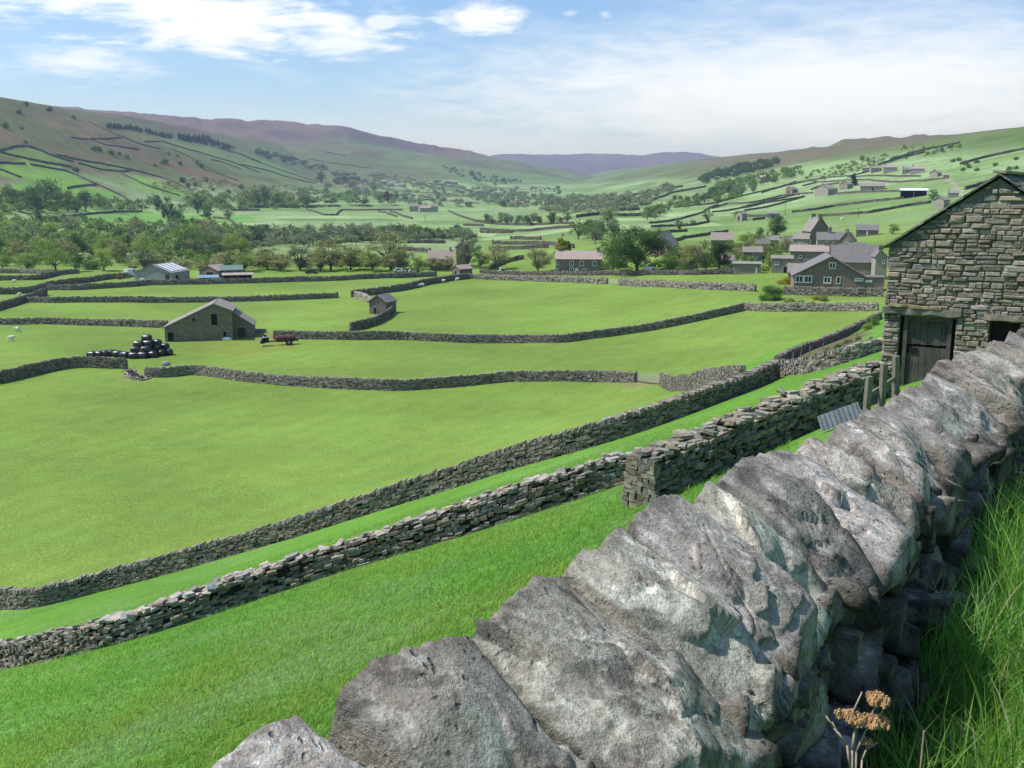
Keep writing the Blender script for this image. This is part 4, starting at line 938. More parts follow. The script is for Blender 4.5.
# --- village on the right
bung, rf, k = B('bungalow', 'wide gabled stone bungalow with white windows behind the upper garden wall', 826, 291, 68, 60, 15.5, 14.5, 34, .51, rz=5, wall='brown', roof='bluegrey', over=.5,
  feats=[('window','front',2,25.5,6.5,6.2),('window','front',-2,11,7.5,6.8),('window','front',8.5,11,4,7),('window','front',-29,11.5,8,7.5),('window','front',-20.5,11.5,8,7.5),('window','front',28,12,8,3)])
m = MB(); W_ = 68*k; m.box((W_/2+9*k, -20*k, 7*k), (18*k, 18*k, 14.4*k)); ex = m.build('extension', MS['brown'], bung)
m = MB(); m.box((W_/2+9*k, -20*k, 14.5*k), (19.5*k, 19.5*k, .22)); m.build('flat_roof', MS['bluegrey'], ex)
m = MB(); m.box((W_/2+1.5*k, -29.1*k, 10.5*k), (10*k, .1, 2.3*k)); m.build('window', MS['white'], ex)
B('stone_house', 'long low house with a broad grey slate roof right behind the bungalow', 853, 277, 26, 44, 15, 15, 31, .5, side=True, rz=4, wall='grey', roof='bluegrey', feats=[], chim=[(.03,2.4,5)])
B('stone_house', 'narrow house with a pale cream end wall just left of the big barn', 878, 280, 11, 22, 23, 23, 29, .4, rz=10, wall='pale', roof='bluegrey', feats=[('window','front',2,18,2.5,3.5)], chim=[(.1,4,5)])
B('stone_house', 'brown roofed stone house behind the left roof slope of the bungalow', 808, 272, 15, 36, 20.5, 20.5, 26, .5, side=True, rz=0, wall='grey', roof='pinkroof', feats=[('window','right',12,15.5,4,4),('window','right',-8,15,3,3)], chim=[(.95,3.4,4)])
B('stone_cottage', 'low cottage with a sloping slate roof left of the bungalow', 799, 281, 16, 22, 8, 8.5, 16.5, .45, side=True, rz=0, wall='grey', roof='roof', cat='house', feats=[])
B('stone_house', 'tall village house with two chimneys on its ridge, highest of the village', 815, 251, 20, 22, 19.5, 19.5, 33, .45, rz=24, wall='brown', roof='roof', feats=[('window','left',-4,14,3,4),('window','left',5,14,3,4),('window','left',0,6,3,4)], chim=[(.08,4,3),(.8,4,3)])
B('stone_cottage', 'small pale cottage in front of the tall two chimney house', 801, 253, 12, 15, 14, 14, 19, .5, side=True, rz=-8, wall='pale', roof='roof', feats=[('window','right',0,9,3,3)])
B('stone_house', 'pale walled house with a dark gable roof, right of the tall two chimney house', 830, 254, 15, 27, 14, 14, 21, .5, side=True, rz=5, wall='pale', roof='bluegrey', feats=[('window','right',-6,10,2.5,3),('window','right',5,10,2.5,3)], chim=[(.45,4,5)])
B('stone_house', 'small gabled village house left of the dark long shed roof', 847, 255, 13, 16, 14, 14, 22, .5, rz=-12, wall='brown', roof='bluegrey', feats=[('window','front',0,11,2.5,3)], chim=[(.15,3,3)])
B('long_shed', 'dark blue grey long shed on the green beyond the village', 867, 236, 10, 21, 6, 6, 11, .5, side=True, rz=0, wall='dark', roof='bluegrey', cat='shed', feats=[('door','right',0,3,1.5,4,'white')])
B('stone_cottage', 'white walled cottage at the left of the tall village house', 787, 252, 8, 11, 9, 9, 14, .5, side=True, rz=0, wall='cream', roof='bluegrey', feats=[('window','right',-1,5.5,3.5,2.5)])
B('stone_cottage', 'low stone cottage with two white windows and a dark doorway, left of the bungalow', 781.5, 273, 12, 20, 14.5, 14.5, 17, .7, side=True, rz=0, wall='grey', roof='roof', feats=[('window','right',-5,9.5,4,3),('window','right',5,9.5,3,3.2),('hole','right',4.5,3,5,6)])
B('garage', 'flat roofed grey garage at the village edge beside the field', 746.5, 274, 10, 27, 10, 10, 11.6, .5, side=True, rz=0, wall='grey', roof='sheetroof', cat='garage', feats=[('door','right',9.5,4,1.6,5.5,'white')])
B('stone_house', 'pink roofed house above the trees at the left end of the village', 721.5, 251, 10, 21, 11, 11, 18, .5, side=True, rz=0, wall='brown', roof='pinkroof', feats=[('window','right',-4,7,2.5,3)])
B('stone_house', 'stone house with pale windows half hidden by sparse village trees', 752, 263, 10, 18, 11, 11, 16, .5, side=True, rz=0, wall='brown', roof='roof', feats=[('window','right',1,7.5,2.4,3),('window','right',5,7.5,2.4,3)], chim=[(.1,2.4,3)])
B('stone_house', 'stone house hidden between the olive tree and the dark upright tree', 703, 268, 10, 15, 12, 12, 17, .5, side=True, rz=0, wall='pale', roof='roof', feats=[('window','right',0,8,2.4,3)])
B('stone_barn', 'large grey roofed barn just right behind the largest tree', 664, 256, 20, 22, 11, 11, 24, .4, rz=-30, wall='brown', roof='bluegrey', cat='barn')
for (lab, px, py, w_, h_, ri, wl, rf_) in [('low pale outhouse in front of the tall two chimney house', 806, 259, 14, 7, 4, 'pale', 'roof'), ('small dark roofed house between the sparse village trees', 762, 253, 13, 9, 5, 'brown', 'bluegrey'),
  ('grey house at the back of the village beneath the round dark tree', 772, 247, 12, 7, 4, 'grey', 'roof'), ('stone house wedged between the long slate roof and the small gabled house', 856, 261, 16, 12, 6, 'pale', 'bluegrey'), ('pale house glimpsed left of the flat roofed garage', 727, 268, 12, 8, 4.5, 'pale', 'roof')]:
    B('stone_house', lab, px, py, w_*.6, w_, h_, h_, h_+ri, .5, side=True, rz=4, wall=wl, roof=rf_, feats=[('window','right',-w_*.2,h_*.6,2,2.6),('window','right',w_*.2,h_*.6,2,2.6)], chim=[(.08,2.4,3)])
# --- barns and houses on the right hillside
rh = 'houses of the hillside hamlet'
for (lab, px, py, w_, h_, ri, rz, wl, rf_, nm, sd_) in [
  ('small stone field barn with a dark gable on the sloping fields above the village trees', 741, 221, 8, 7, 3, -32, 'pale', 'roof', 'field_barn', False),
  ('low stone building behind the round dark green village tree', 773, 217.5, 12, 4, 1.5, 0, 'pale', 'roof', 'field_barn', True),
  ('lone stone house on the wooded ridge at the far left of the right hillside', 767, 181.8, 14, 4.5, 2, 0, 'pale', 'pinkroof', 'stone_house', True),
  ('small dark gabled barn, leftmost on the walled hillside fields', 791.5, 193.6, 8, 4.5, 2.5, -35, 'brown', 'roof', 'field_barn', False),
  ('pale stone farmhouse left of the tall dark conifer on the hillside fields', 826, 195.8, 15, 7, 3.5, -32, 'pale', 'roof', 'farmhouse', False),
  ('stone house right beside the tall dark conifer on the hillside', 846, 189.3, 9, 5, 2.5, -30, 'grey', 'roof', 'stone_house', False),
  ('long pale stone barn below the hamlet, right of the conifer', 872, 191.2, 23, 5, 2.8, 3, 'pale', 'roof', 'stone_barn', True),
  ('pale stone house just above the roof slope of the big barn', 941, 208, 11, 8, 3, -25, 'pale', 'roof', 'stone_house', False),
  ('second pale house above the big barn roof, farther up right', 953, 198, 10, 5, 2, 0, 'pale', 'roof', 'stone_house', True),
  ('leftmost small house of the hillside hamlet', 866, 171.5, 7, 3.4, 1.6, 0, 'grey', 'roof', 'stone_house', True),
  ('brown house second from the left in the hillside hamlet', 876, 172.3, 10, 4.2, 2.2, 8, 'brown', 'roof', 'stone_house', True),
  ('largest house of the hillside hamlet, with a pale pink roof', 890, 172.6, 13, 5.2, 2.6, 4, 'pale', 'pinkroof', 'stone_house', True),
  ('low dark house in the middle of the hillside hamlet', 907, 173.4, 9, 3.6, 2, 0, 'brown', 'bluegrey', 'stone_house', True),
  ('pale house right of the middle of the hillside hamlet', 917.5, 173.4, 12, 4.6, 2.4, -4, 'pale', 'pinkroof', 'stone_house', True),
  ('small gabled house near the right end of the hillside hamlet beside the lane', 935.5, 176.8, 8, 3.8, 2.4, -25, 'pale', 'roof', 'stone_house', False),
  ('tiny shed at the right end of the hillside hamlet beside the lane', 946, 177.4, 5, 2.2, 1, 0, 'grey', 'roof', 'shed', True)]:
    fe = [('window','right' if sd_ else 'front', -w_*.22, h_*.6, 1.3, 1.5), ('window','right' if sd_ else 'front', w_*.22, h_*.6, 1.3, 1.5)] if 'barn' not in nm and w_ > 8 else ([('hole','right' if sd_ else 'front', 0, h_*.35, 1.6, h_*.6)] if 'barn' in nm else [])
    B(nm, lab, px, py, (w_*.55 if sd_ else w_), (w_ if sd_ else w_*1.15), h_, h_, h_+ri, .5, rz=rz, side=sd_, wall=wl, roof=rf_, feats=fe, cat='barn' if 'barn' in nm else 'house', over=.3, sink=2.0,
      chim=[(.08, 1.3, 1.3)] if 'house' in nm else [])
open_shed('open dark hay shed with a pale roof on the hillside below the hamlet', 913.5, 197.5, 25, 14, 7.5, 'clear', 'darkwood')
for (lab, px, py, w_, h_, ri, rf_) in [
  ('leftmost building of the distant farm row in mid dale', 414, 211.5, 9, 5, 2.5, 'roof'), ('middle pale building of the distant farm row in mid dale', 426, 212, 12, 4, 2.2, 'pinkroof'), ('rightmost gabled building of the distant farm row in mid dale', 434.5, 212, 7, 5.5, 2.2, 'roof'),
  ('white walled farm among dark trees near the dale head', 520, 206, 14, 2.6, 2, 'bluegrey'), ('tiny lone barn beside the small wood up the dale', 636.5, 207.5, 4.5, 3.2, 1, 'roof'),
  ('pale house at the left end of the far moorside hamlet', 384, 184, 6, 2.6, 1.6, 'pinkroof'), ('white house in the middle of the far moorside hamlet', 391, 186, 7, 2.8, 1.4, 'roof'), ('small white house at the right end of the far moorside hamlet', 399, 187, 5, 2.4, 1.2, 'roof'), ('lone farm below the moor, right of the far moorside hamlet', 453, 184.5, 10, 2.6, 1.4, 'roof')]:
    B('stone_house', lab, px, py, w_*.6, w_, h_, h_, h_+ri, .5, side=True, wall='cream' if 'white' in lab else 'pale', roof=rf_, feats=[('window','right',0,h_*.55,1.2,1.2)], over=.3, sink=3)
# ------------------------------------------------------------------ farm things
def depth_k(P): return (P.y*CT - P.z*ST)/1000
M_tyre = plain('tyre_rubber', (.02, .02, .02), .9, .2); M_white = MS['white']
def black_wrap():
    N = NT('black_bale_wrap'); n = N.noise(N.obj(), 4, 5, .6); return N.finish(N.mix(n, (.012, .014, .020), (.03, .034, .045)), .32, N.bump(n, .6, .06), .6)
M_wrap = black_wrap()
def bale_mesh():
    V, F = [], []; n, prof = 24, [(-.62, .0), (-.62, .40), (-.58, .54), (-.45, .61), (0, .63), (.45, .61), (.58, .54), (.62, .40), (.62, .0)]
    for (x, r_) in prof:
        for k in range(n):
            a = 2*math.pi*k/n; w_ = r_*(1 + .03*math.sin(5*a+x*4)); V.append((x, w_*math.cos(a), w_*math.sin(a)*.93))
    for i in range(len(prof)-1):
        for k in range(n): F.append([i*n+k, i*n+(k+1) % n, (i+1)*n+(k+1) % n, (i+1)*n+k])
    o = np_mesh('silage_bale', V, F, M_wrap, smooth=True); return o
bale = bale_mesh(); first = True
bales = [(134,358.5,0),(143,358.3,0),(152,357.5,0),(160,356.0,0),(168,355,0), (136,358,1),(146.5,357.6,1),(156.5,356,1),(164.8,354.6,1), (139.5,357.6,2),(149,357,2),(157.5,356,2), (148,356.6,3),
         (92,357.5,0),(98.5,357.2,0),(105,356.6,0),(111.5,356,0),(118,357,0),(125,358,0)]
blabel = {12: 'single black wrapped bale on the very top of the stack', 8: 'black bale at the right end of the second layer of the stack', 4: 'black bale at the bottom right corner of the stack nearest the barn', 18: 'black bale with a bright glint between the low row and the stack'}
for i, (px, py, lv) in enumerate(bales):
    P = hit(px, py); o = bale if first else bale.copy()
    if not first: col.objects.link(o)
    first = False; P = P + away(P)*lv*.25
    o.location = (P.x, P.y, P.z + .48 + lv*.78); o.rotation_euler = (random.uniform(-.3, .3), random.uniform(-.05, .05), -.1 + random.uniform(-.25, .25)); o.scale = (1.12, .95, .95)
    tag(o, blabel.get(i) or ('black wrapped silage bale lying in the low row left of the stack' if i >= 13 else 'black wrapped silage bale in the heaped stack beside the gabled barn'), 'bale', 'black silage bales' if i in blabel else ('silage bales in the low row' if i >= 13 else 'silage bales in the stack'))
def wheel(root, c, r_, w_, ax=(0, 1, 0), mat=None):
    c = Vector(c); a = Vector(ax).normalized()*w_/2; m = MB(); m.tube(c-a, c+a, r_, r_, 18); t = m.build('wheel', M_tyre, root)
    m = MB(); m.tube(c-a*1.06, c+a*1.06, r_*.5, r_*.5, 12); m.build('rim', mat or MS['sheetroof'], t); return t
# red farm machine
P = hit(280, 345); k = depth_k(P); red = plain('rusty_red_paint', (.11, .045, .035), .9, .5)
t = empty('slurry_tanker', P, .28, 'rusty red farm machine with a dark front parked at the wall end', 'farm machine')
m = MB(); n = 14; prof = [(-1.8, .15), (-1.7, .45), (-1.4, .55), (1.0, .55), (1.4, .45), (1.5, .15)]
vs = [(x+1.1, r_*math.cos(2*math.pi*j/n), 1.05 + r_*math.sin(2*math.pi*j/n)) for x, r_ in prof for j in range(n)]
m.add(vs, [[i*n+j, i*n+(j+1) % n, (i+1)*n+(j+1) % n, (i+1)*n+j] for i in range(len(prof)-1) for j in range(n)] + [list(range(n)), list(range((len(prof)-1)*n, len(prof)*n))]); m.build('tank', red, t)
for yy in (-.95, .95): wheel(t, (1.4, yy, .55), .55, .35)
m = MB(); m.bar((-.8, 0, .7), (-2.8, 0, .6), .18); m.bar((-.8, .4, .7), (3, .4, .7), .12); m.bar((-.8, -.4, .7), (3, -.4, .7), .12); m.build('chassis', MS['black'], t)
m = MB(); m.box((-2.3, 0, .95), (1.1, 1.0, .8)); m.box((-2.8, 0, .6), (.7, 1.3, .35)); m.box((-2.3, 0, 1.55), (.35, .5, .5)); m.build('pump_unit', MS['black'], t)
m = MB(); m.box((-2.35, -.2, 1.38), (.8, .5, .1)); m.build('pump_cover', MS['clear'], t)
# troughs and oddments by the barn
def trough(label, px, py, L, W, h, mat, rz=0, cat='trough', name='feed_trough'):
    P = hit(px, py); root = empty(name, P, rz, label, cat); m = MB()
    m.box((0, -W/2, h/2), (L, .08, h)); m.box((0, W/2, h/2), (L, .08, h)); m.box((-L/2+.04, 0, h/2), (.08, W-.08, h)); m.box((L/2-.04, 0, h/2), (.08, W-.08, h)); m.build('side', mat, root)
    m = MB(); m.box((0, 0, .12), (L-.16, W-.08, .1)); m.build('bottom', mat, root); return root
trough('low green trough against the foot of the gabled barn', 195, 339, 1.6, .6, .35, plain('green_paint', (.10, .22, .14)))
trough('pale grey trough beside the lean-to of the gabled barn', 259, 332.5, 2.6, .9, .6, MS['sheetroof'], .1)
def sack(label, px, py, L, h, mat, cat, name, parts=None):
    P = hit(px, py); bm = bmesh.new(); bmesh.ops.create_icosphere(bm, subdivisions=3, radius=1)
    for v in bm.verts:
        n_ = .12*float(vnoise(np.array(v.co)*2.5)); v.co *= 1+n_; v.co.x *= L/2; v.co.y *= L*.3; v.co.z = max(-.35, v.co.z)*h*.7 + h*.3
    me = bpy.data.meshes.new(name); bm.to_mesh(me); bm.free(); me.materials.append(mat); me.polygons.foreach_set('use_smooth', [True]*len(me.polygons))
    o = bpy.data.objects.new(name, me); col.objects.link(o); o.location = P; return tag(o, label, cat)
sack('white feed sack lying flat at the foot of the gabled barn', 227, 340, 1.7, .5, MS['clear'], 'sack', 'feed_sack')
sack('tan heap of straw against the gabled barn under a white sheet', 212, 339.5, 1.3, .9, plain('straw_tan', (.35, .22, .09)), 'straw heap', 'straw_heap')
sack('white sheet lying on top of the tan straw heap', 212, 338.6, .7, .9, MS['clear'], 'sheet', 'plastic_sheet').location.z += .3
sack('grey stone lying on the bending field wall below the bales', 166.5, 370, 1.3, .7, MS['sheetroof'], 'boulder', 'boulder').location.z += .6
# vehicles
def car(label, px, py, rz, L, H_, body, cat='car', van=False, name='parked_car'):
    P = hit(px, py); root = empty(name, P, rz, label, cat); w_ = 1.7; b = plain('car_paint_'+str(px), body, .3, .03, .6)
    m = MB(); z0 = .3; hb_ = H_*.52
    pr = [(-L/2, z0), (L/2, z0), (L/2, hb_*.9), (L*.30, hb_), (-L/2, hb_)] if not van else [(-L/2, z0), (L/2, z0), (L/2, hb_), (L*.34, hb_*1.15), (L*.2, H_), (-L/2, H_)]
    n = len(pr); m.add([(x, y, z) for y in (-w_/2, w_/2) for x, z in pr], [list(range(n)), list(range(n, 2*n))[::-1]] + [[i, n+i, n+(i+1) % n, (i+1) % n] for i in range(n)]); m.build('body', b, root)
    if not van:
        m = MB(); pr = [(-L*.42, hb_), (L*.25, hb_), (L*.08, H_), (-L*.32, H_)]; n = 4
        m.add([(x, y*(1 if z == hb_ else .85), z) for y in (-w_*.46, w_*.46) for x, z in pr], [list(range(n)), list(range(n, 2*n))[::-1]] + [[i, n+i, n+(i+1) % n, (i+1) % n] for i in range(n)]); c = m.build('cabin', b, root)
        m = MB()
        for s_ in (-1, 1): m.box((-L*.11, s_*w_*.44, (hb_+H_)/2), (L*.38, .1, (H_-hb_)*.6))
        m.build('side_window', MS['glass'], c)
    else:
        m = MB()
        for s_ in (-1, 1): m.box((L*.12, s_*w_*.5, H_*.72), (L*.2, .06, H_*.22))
        m.build('side_window', MS['glass'], root)
    for x in (-L*.3, L*.3):
        for y in (-w_/2, w_/2): wheel(root, (x, y, .33), .33, .22)
    return root
car('white van parked at the foot of the largest tree', 651, 273.2, .1, 3.6, 1.6, (.8, .8, .8), 'van', True, 'parked_van')
car('pale green car on the lane right of the small pink roofed building', 504, 273, .15, 3.6, 1.45, (.5, .62, .58))
car('white car on the lane behind the row of thin trees, left one of two', 400, 272.5, .0, 3.8, 1.4, (.8, .8, .8))
car('white car on the lane beside the bright green tree, right one of two', 414, 272.5, .3, 3.4, 1.45, (.82, .82, .82))
car('dark car parked under the thin trees beyond the farm field', 312, 274, .0, 3.8, 1.4, (.03, .035, .04))
car('tall white and black vehicle at the left of the farm sheds', 131, 276.5, 1.2, 4.2, 2.3, (.78, .78, .8), 'van', True, 'parked_van')
P = hit(119, 279.3); root = empty('farm_cart', P, .1, 'small rusty orange cart in the farm track field', 'cart'); m = MB(); m.box((0, 0, .75), (2.0, 1.2, .4)); m.box((-.8, 0, 1.05), (.3, 1.1, .35)); m.build('cart_body', plain('rust_orange', (.30, .12, .05), .8, .3), root)
for y in (-.65, .65): wheel(root, (.3, y, .35), .35, .18)
m = MB(); m.bar((-1, 0, .6), (-2, 0, .4), .1); m.build('drawbar', MS['wood'], root)
# gates
def gate(label, a, b, h, mat, bars=5, cat='gate', name='field_gate', posts=True):
    A_, B_ = hit(*a), hit(*b); root = empty(name, A_, 0, label, cat); v = B_ - A_; m = MB()
    for i in range(bars): z = .2 + (h-.25)*i/(bars-1); m.bar((0, 0, z), (v.x, v.y, v.z+z), .05, .09)
    m.build('bars', mat, root); m = MB(); m.bar((v.x*.03, v.y*.03, .15), (v.x*.03, v.y*.03, h), .09); m.bar((v.x*.97, v.y*.97, v.z+.15), (v.x*.97, v.y*.97, v.z+h), .09); m.bar((0, 0, .2), (v.x, v.y, v.z+h-.05), .05); m.build('frame', mat, root)
    if posts:
        for q in (-.03, 1.03): m = MB(); m.box((v.x*q, v.y*q, v.z*q + .5), (.2, .2, h*1.0+.5)); m.build('post', MS['wood'], root)
gate('pale wooden field gate in the roadside wall below the farmhouse', (608, 284), (618.5, 285), 1.3, plain('weathered_gate', (.42, .42, .38), .8))
gate('thin grey metal gate closing the gap in the wall of the big field', (637, 382), (660, 384.5), 1.25, plain('galvanised_thin', (.30, .33, .30), .5), 5)
# telegraph poles
def pole(label, px, py, hpx, group=None):
    P = hit(px, py, 60); h = hpx*depth_k(P); w_ = max(.13, .5*depth_k(P)*.45); root = empty('telegraph_pole', P, 0, label, 'pole', group)
    m = MB(); m.tube((0, 0, -.3), (0, 0, h), w_, w_*.7, 8); m.build('post', MS['darkwood'], root); m = MB(); m.box((0, 0, h*.93), (w_*6, w_*.9, w_*.8)); m.build('crossarm', MS['darkwood'], root)
pole('tall dark telegraph pole by the lane left of the stone farmhouse', 493, 267, 28)
pole('dark pole on the fields behind the tall two chimney house', 785, 215.5, 12)
pole('dark pole on the green field above the dark long shed', 858, 218, 10)
pole('pole beside the lone sparse tree on the pale sloping fields', 678, 231.5, 11)
pole('pole standing in the valley meadow behind the row of thin trees', 356, 250, 8)
pole('small pole left of the distant farm row in mid dale', 425, 222, 7)
# sheep
def make_sheep():
    me = bpy.data.meshes.new('sheep')
    vs = [(0,0,.55),(.28,0,.56),(.45,0,.66),(.6,0,.70),(.72,0,.62),(-.3,0,.56),(-.45,0,.55),(.25,.13,.35),(.25,.13,.0),(.25,-.13,.35),(.25,-.13,.0),(-.32,.13,.36),(-.34,.13,.0),(-.32,-.13,.36),(-.34,-.13,.0)]
    es = [(0,1),(1,2),(2,3),(3,4),(0,5),(5,6),(1,7),(7,8),(1,9),(9,10),(5,11),(11,12),(5,13),(13,14)]
    rad = [.27,.25,.15,.11,.06,.26,.16,.08,.04,.08,.04,.09,.04,.09,.04]
    me.from_pydata(vs, es, []); o = bpy.data.objects.new('sheep', me); col.objects.link(o)
    sk = o.modifiers.new('skin', 'SKIN'); 
    for i, r_ in enumerate(rad): me.skin_vertices[0].data[i].radius = (r_, r_)
    me.skin_vertices[0].data[0].use_root = True
    o.modifiers.new('sub', 'SUBSURF').levels = 2; me.materials.append(plain('fleece', (.72, .69, .60), .95, .15)); return o
bpy.context.view_layer.update()
o0 = None
for (px, py, rz, lab) in [(11,341,.4,'white sheep grazing in the far left field, nearer of the two'), (18,332,2.9,'white sheep in the far left field, just below the wall'), (419,287.3,.3,'white sheep by the dark wall, left one of a pair'), (422.6,286.7,2.7,'white sheep by the dark wall, right one of a pair'),
        (443,282.8,.2,'sheep resting by the middle of the dark field wall'), (457,281,.5,'sheep near the upper end of the dark field wall'), (396,290.5,.1,'sheep beside the wall just above the small square barn'),
        (33,296.5,.6,'sheep at the wall junction in the upper left fields'), (19,296.5,1.0,'sheep near the left edge below the slanting dark wall'), (14,282.8,.1,'sheep high in the upper left fields by the low wall'), (842,220.5,.1,'white sheep on the green field above the village')]:
    P = hit(px, py)
    if o0 is None:
        o0 = make_sheep(); me_ = None
        dg = bpy.context.evaluated_depsgraph_get(); me_ = bpy.data.meshes.new_from_object(o0.evaluated_get(dg)); bpy.data.objects.remove(o0)
        me_.name = 'sheep'; me_.polygons.foreach_set('use_smooth', [True]*len(me_.polygons)); o0 = bpy.data.objects.new('sheep', me_)
        o = o0
    else: o = o0.copy()
    col.objects.link(o)
    o.location = P; o.rotation_euler = (0, 0, rz); o.scale = (1.15,)*3 if py > 250 else (1.6,)*3; tag(o, lab, 'sheep', 'sheep on the pastures')
# garden plants and allotment
gl = 'shrubs in the village garden'
for (px, py, hp, ky, lab) in [(785,284,7,'gold','yellow flowering shrub at the left corner of the bungalow'), (817,300,5,'gold','bright yellow shrub in the sloping garden'), (824,301,5,'mid','round dark green shrub in the sloping garden'),
        (790,302,5,'light','low green shrub at the left of the sloping garden, next to the round bush'), (801,304,4.5,'mid','low green shrub in the middle of the sloping garden'), (811,305,4,'gold','low yellow green shrub above the curved garden wall'), (829,306,3.5,'light','pale low shrub at the right of the sloping garden')]:
    plant_tree(px, py, hp*1.35, 'bush', ky, lab, None, detail=0, wscale=1.4)
for i, (px, py, hp, ky) in enumerate([(868,330,8,'light'),(874,326,10,'mid'),(848,343,6,'grey'),(858,340,5,'grey'),(838,349,6,'mid'),(828,350,5,'grey'),(806,361,5,'mid'),(798,363,5,'grey'),(790,368,4,'light'),(812,358,4,'light'),(864,349,5,'light'),(822,355,4,'olive'),(850,352,4,'mid'),(872,342,6,'grey')]):
    plant_tree(px, py, hp*1.4, 'bush', ky, 'low leafy vegetable plant growing in the walled allotment', 'plants in the walled allotment', detail=0, wscale=1.0)
P = hit(832, 361); k = depth_k(P); root = empty('water_butt', P, 0, 'white plastic water butt standing in the allotment', 'water butt')
m = MB(); m.tube((0, 0, 0), (0, 0, 6*k), 2.1*k, 2.4*k, 14); m.build('barrel', MS['clear'], root); m = MB(); m.tube((0, 0, 6*k), (0, 0, 7*k), 2.6*k, 2.5*k, 14); m.build('lid', MS['sheetroof'], root)
P = hit(826.5, 362); root = empty('plastic_tub', P, 0, 'small white tub left of the water butt in the allotment', 'tub'); m = MB(); m.tube((0, 0, 0), (0, 0, 3*k), 1.2*k, 1.6*k, 10); m.build('tub', MS['clear'], root); m = MB(); m.tube((0, 0, 3*k), (0, 0, 3.3*k), 1.8*k, 1.8*k, 10); m.build('rim', MS['clear'], root)
sack('pale yellow bag leaning in the allotment', 817.5, 361, .6, .45, plain('yellow_bag', (.75, .68, .25)), 'bag', 'garden_bag')
for i, (px, py) in enumerate([(792,367),(800,364),(809,360),(822,357),(843,353),(855,348)]):
    P = hit(px, py); m = MB(); m.tube((0, 0, -.1), (.05, 0, 1.0), .035, .03, 6); o = m.build('garden_cane', MS['wood']); o.location = P; tag(o, 'thin upright wooden stake among the allotment plants', 'stake', 'stakes in the allotment')
# fence beside the big barn
for i, (px, py, h_, lab) in enumerate([(866,416,.95,'short grey fence post left of the barn, farthest from the barn door'), (881.5,409,1.1,'grey fence post in the middle of the three beside the barn'), (895,402,1.15,'leaning dark fence post nearest the barn door')]):
    P = hit(px, py, 14); m = MB(); m.box((0, 0, h_/2-.2), (.13, .12, h_+.4)); o = m.build('fence_post', MS['wood']); o.location = P; o.rotation_euler = (.03, -.04*i, .3); tag(o, lab, 'fence post', 'fence posts beside the barn')
A_, B_ = hit(866, 415, 14), hit(895, 402, 14); m = MB(); m.bar(A_+Vector((0, 0, .45)), B_+Vector((0, 0, .62)), .05, .1); tag(m.build('fence_rail', MS['wood']), 'single wooden rail running between the posts beside the barn', 'rail')
A_, B_ = hit(822, 434, 12), hit(863, 419, 12); v = B_-A_; nrm = Vector((v.y, -v.x, 0)).normalized(); m = MB(); n = 36; vs = []
for i in range(n+1):
    q = A_ + v*(i/n) + nrm*.012*math.sin(i*math.pi/2)
    vs += [q + Vector((0, 0, .05)), q + Vector((0, 0, .36)) + nrm*(-.22), q + nrm*.01 + Vector((0, 0, .05)), q + nrm*.01 + Vector((0, 0, .36)) + nrm*(-.22)]
m.add(vs, sum([[[4*i, 4*i+4, 4*i+5, 4*i+1], [4*i+2, 4*i+3, 4*i+7, 4*i+6], [4*i+1, 4*i+5, 4*i+7, 4*i+3]] for i in range(n)], [])); tag(m.build('metal_sheet', plain('galvanised', (.19, .21, .23), .7, .3, .1)), 'corrugated blue grey metal sheet propped up behind the near wall', 'metal sheet')
# ------------------------------------------------------------------ the big barn on the right
def pillows(C, D, Tn, jit, r, nrm):
    """stones with a rounded outer face; nrm is the outward direction"""
    n = len(C); sg = np.array([(-1,-1,-1),(1,-1,-1),(1,-1,1),(-1,-1,1)], float)
    Up = np.array([0, 0, 1.]); out = np.array(nrm)
    V = []
    for (fx, fz, o) in ((1, 1, -1.0), (1, 1, .25), (.74, .62, 1.0)):
        q = sg*np.array([fx, 0, fz]); k = q[None]*D[:, None, :]*(1 + r.uniform(-jit, jit*.5, (n, 4, 3)))
        oo = (o*D[:, 1])[:, None]*(1 + r.uniform(-.25, .35, (n, 4)))
        V.append(C[:, None] + k[..., 0:1]*Tn + k[..., 2:3]*Up + oo[..., None]*out)
    V = np.concatenate(V, 1)
    f = [[0,1,5,4],[1,2,6,5],[2,3,7,6],[3,0,4,7],[4,5,9,8],[5,6,10,9],[6,7,11,10],[7,4,8,11],[8,9,10,11]]
    F = (np.arange(n)[:, None, None]*12 + np.array(f)[None]).reshape(-1, 4); return V.reshape(-1, 3), F
C0 = hit(879.5, 392, 16); E = Vector((math.cos(R(-33)), math.sin(R(-33)), 0)); NO = Vector((E.y, -E.x, 0))
if NO.y > 0: NO = -NO
def onwall(px, py, off=0.0):
    v = Vector(ray(px, py)); t = (C0 + NO*off).dot(NO)/v.dot(NO); p = v*t; return (p - C0).dot(E), p.z - C0.z
sE, zE = onwall(879.5, 246); sA, zA = onwall(1000, 177)
Wb = 2*sA; Lb = 8.0
M_barn = stone_mat('barn_stone', (.235, .212, .195), (.315, .28, .25), .03, .03, 1.3)
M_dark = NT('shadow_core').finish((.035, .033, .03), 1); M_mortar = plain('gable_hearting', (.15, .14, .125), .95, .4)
barn = empty('stone_barn', C0, math.atan2(E.y, E.x), 'big old stone barn with a weathered plank door, standing close on the right', 'barn')
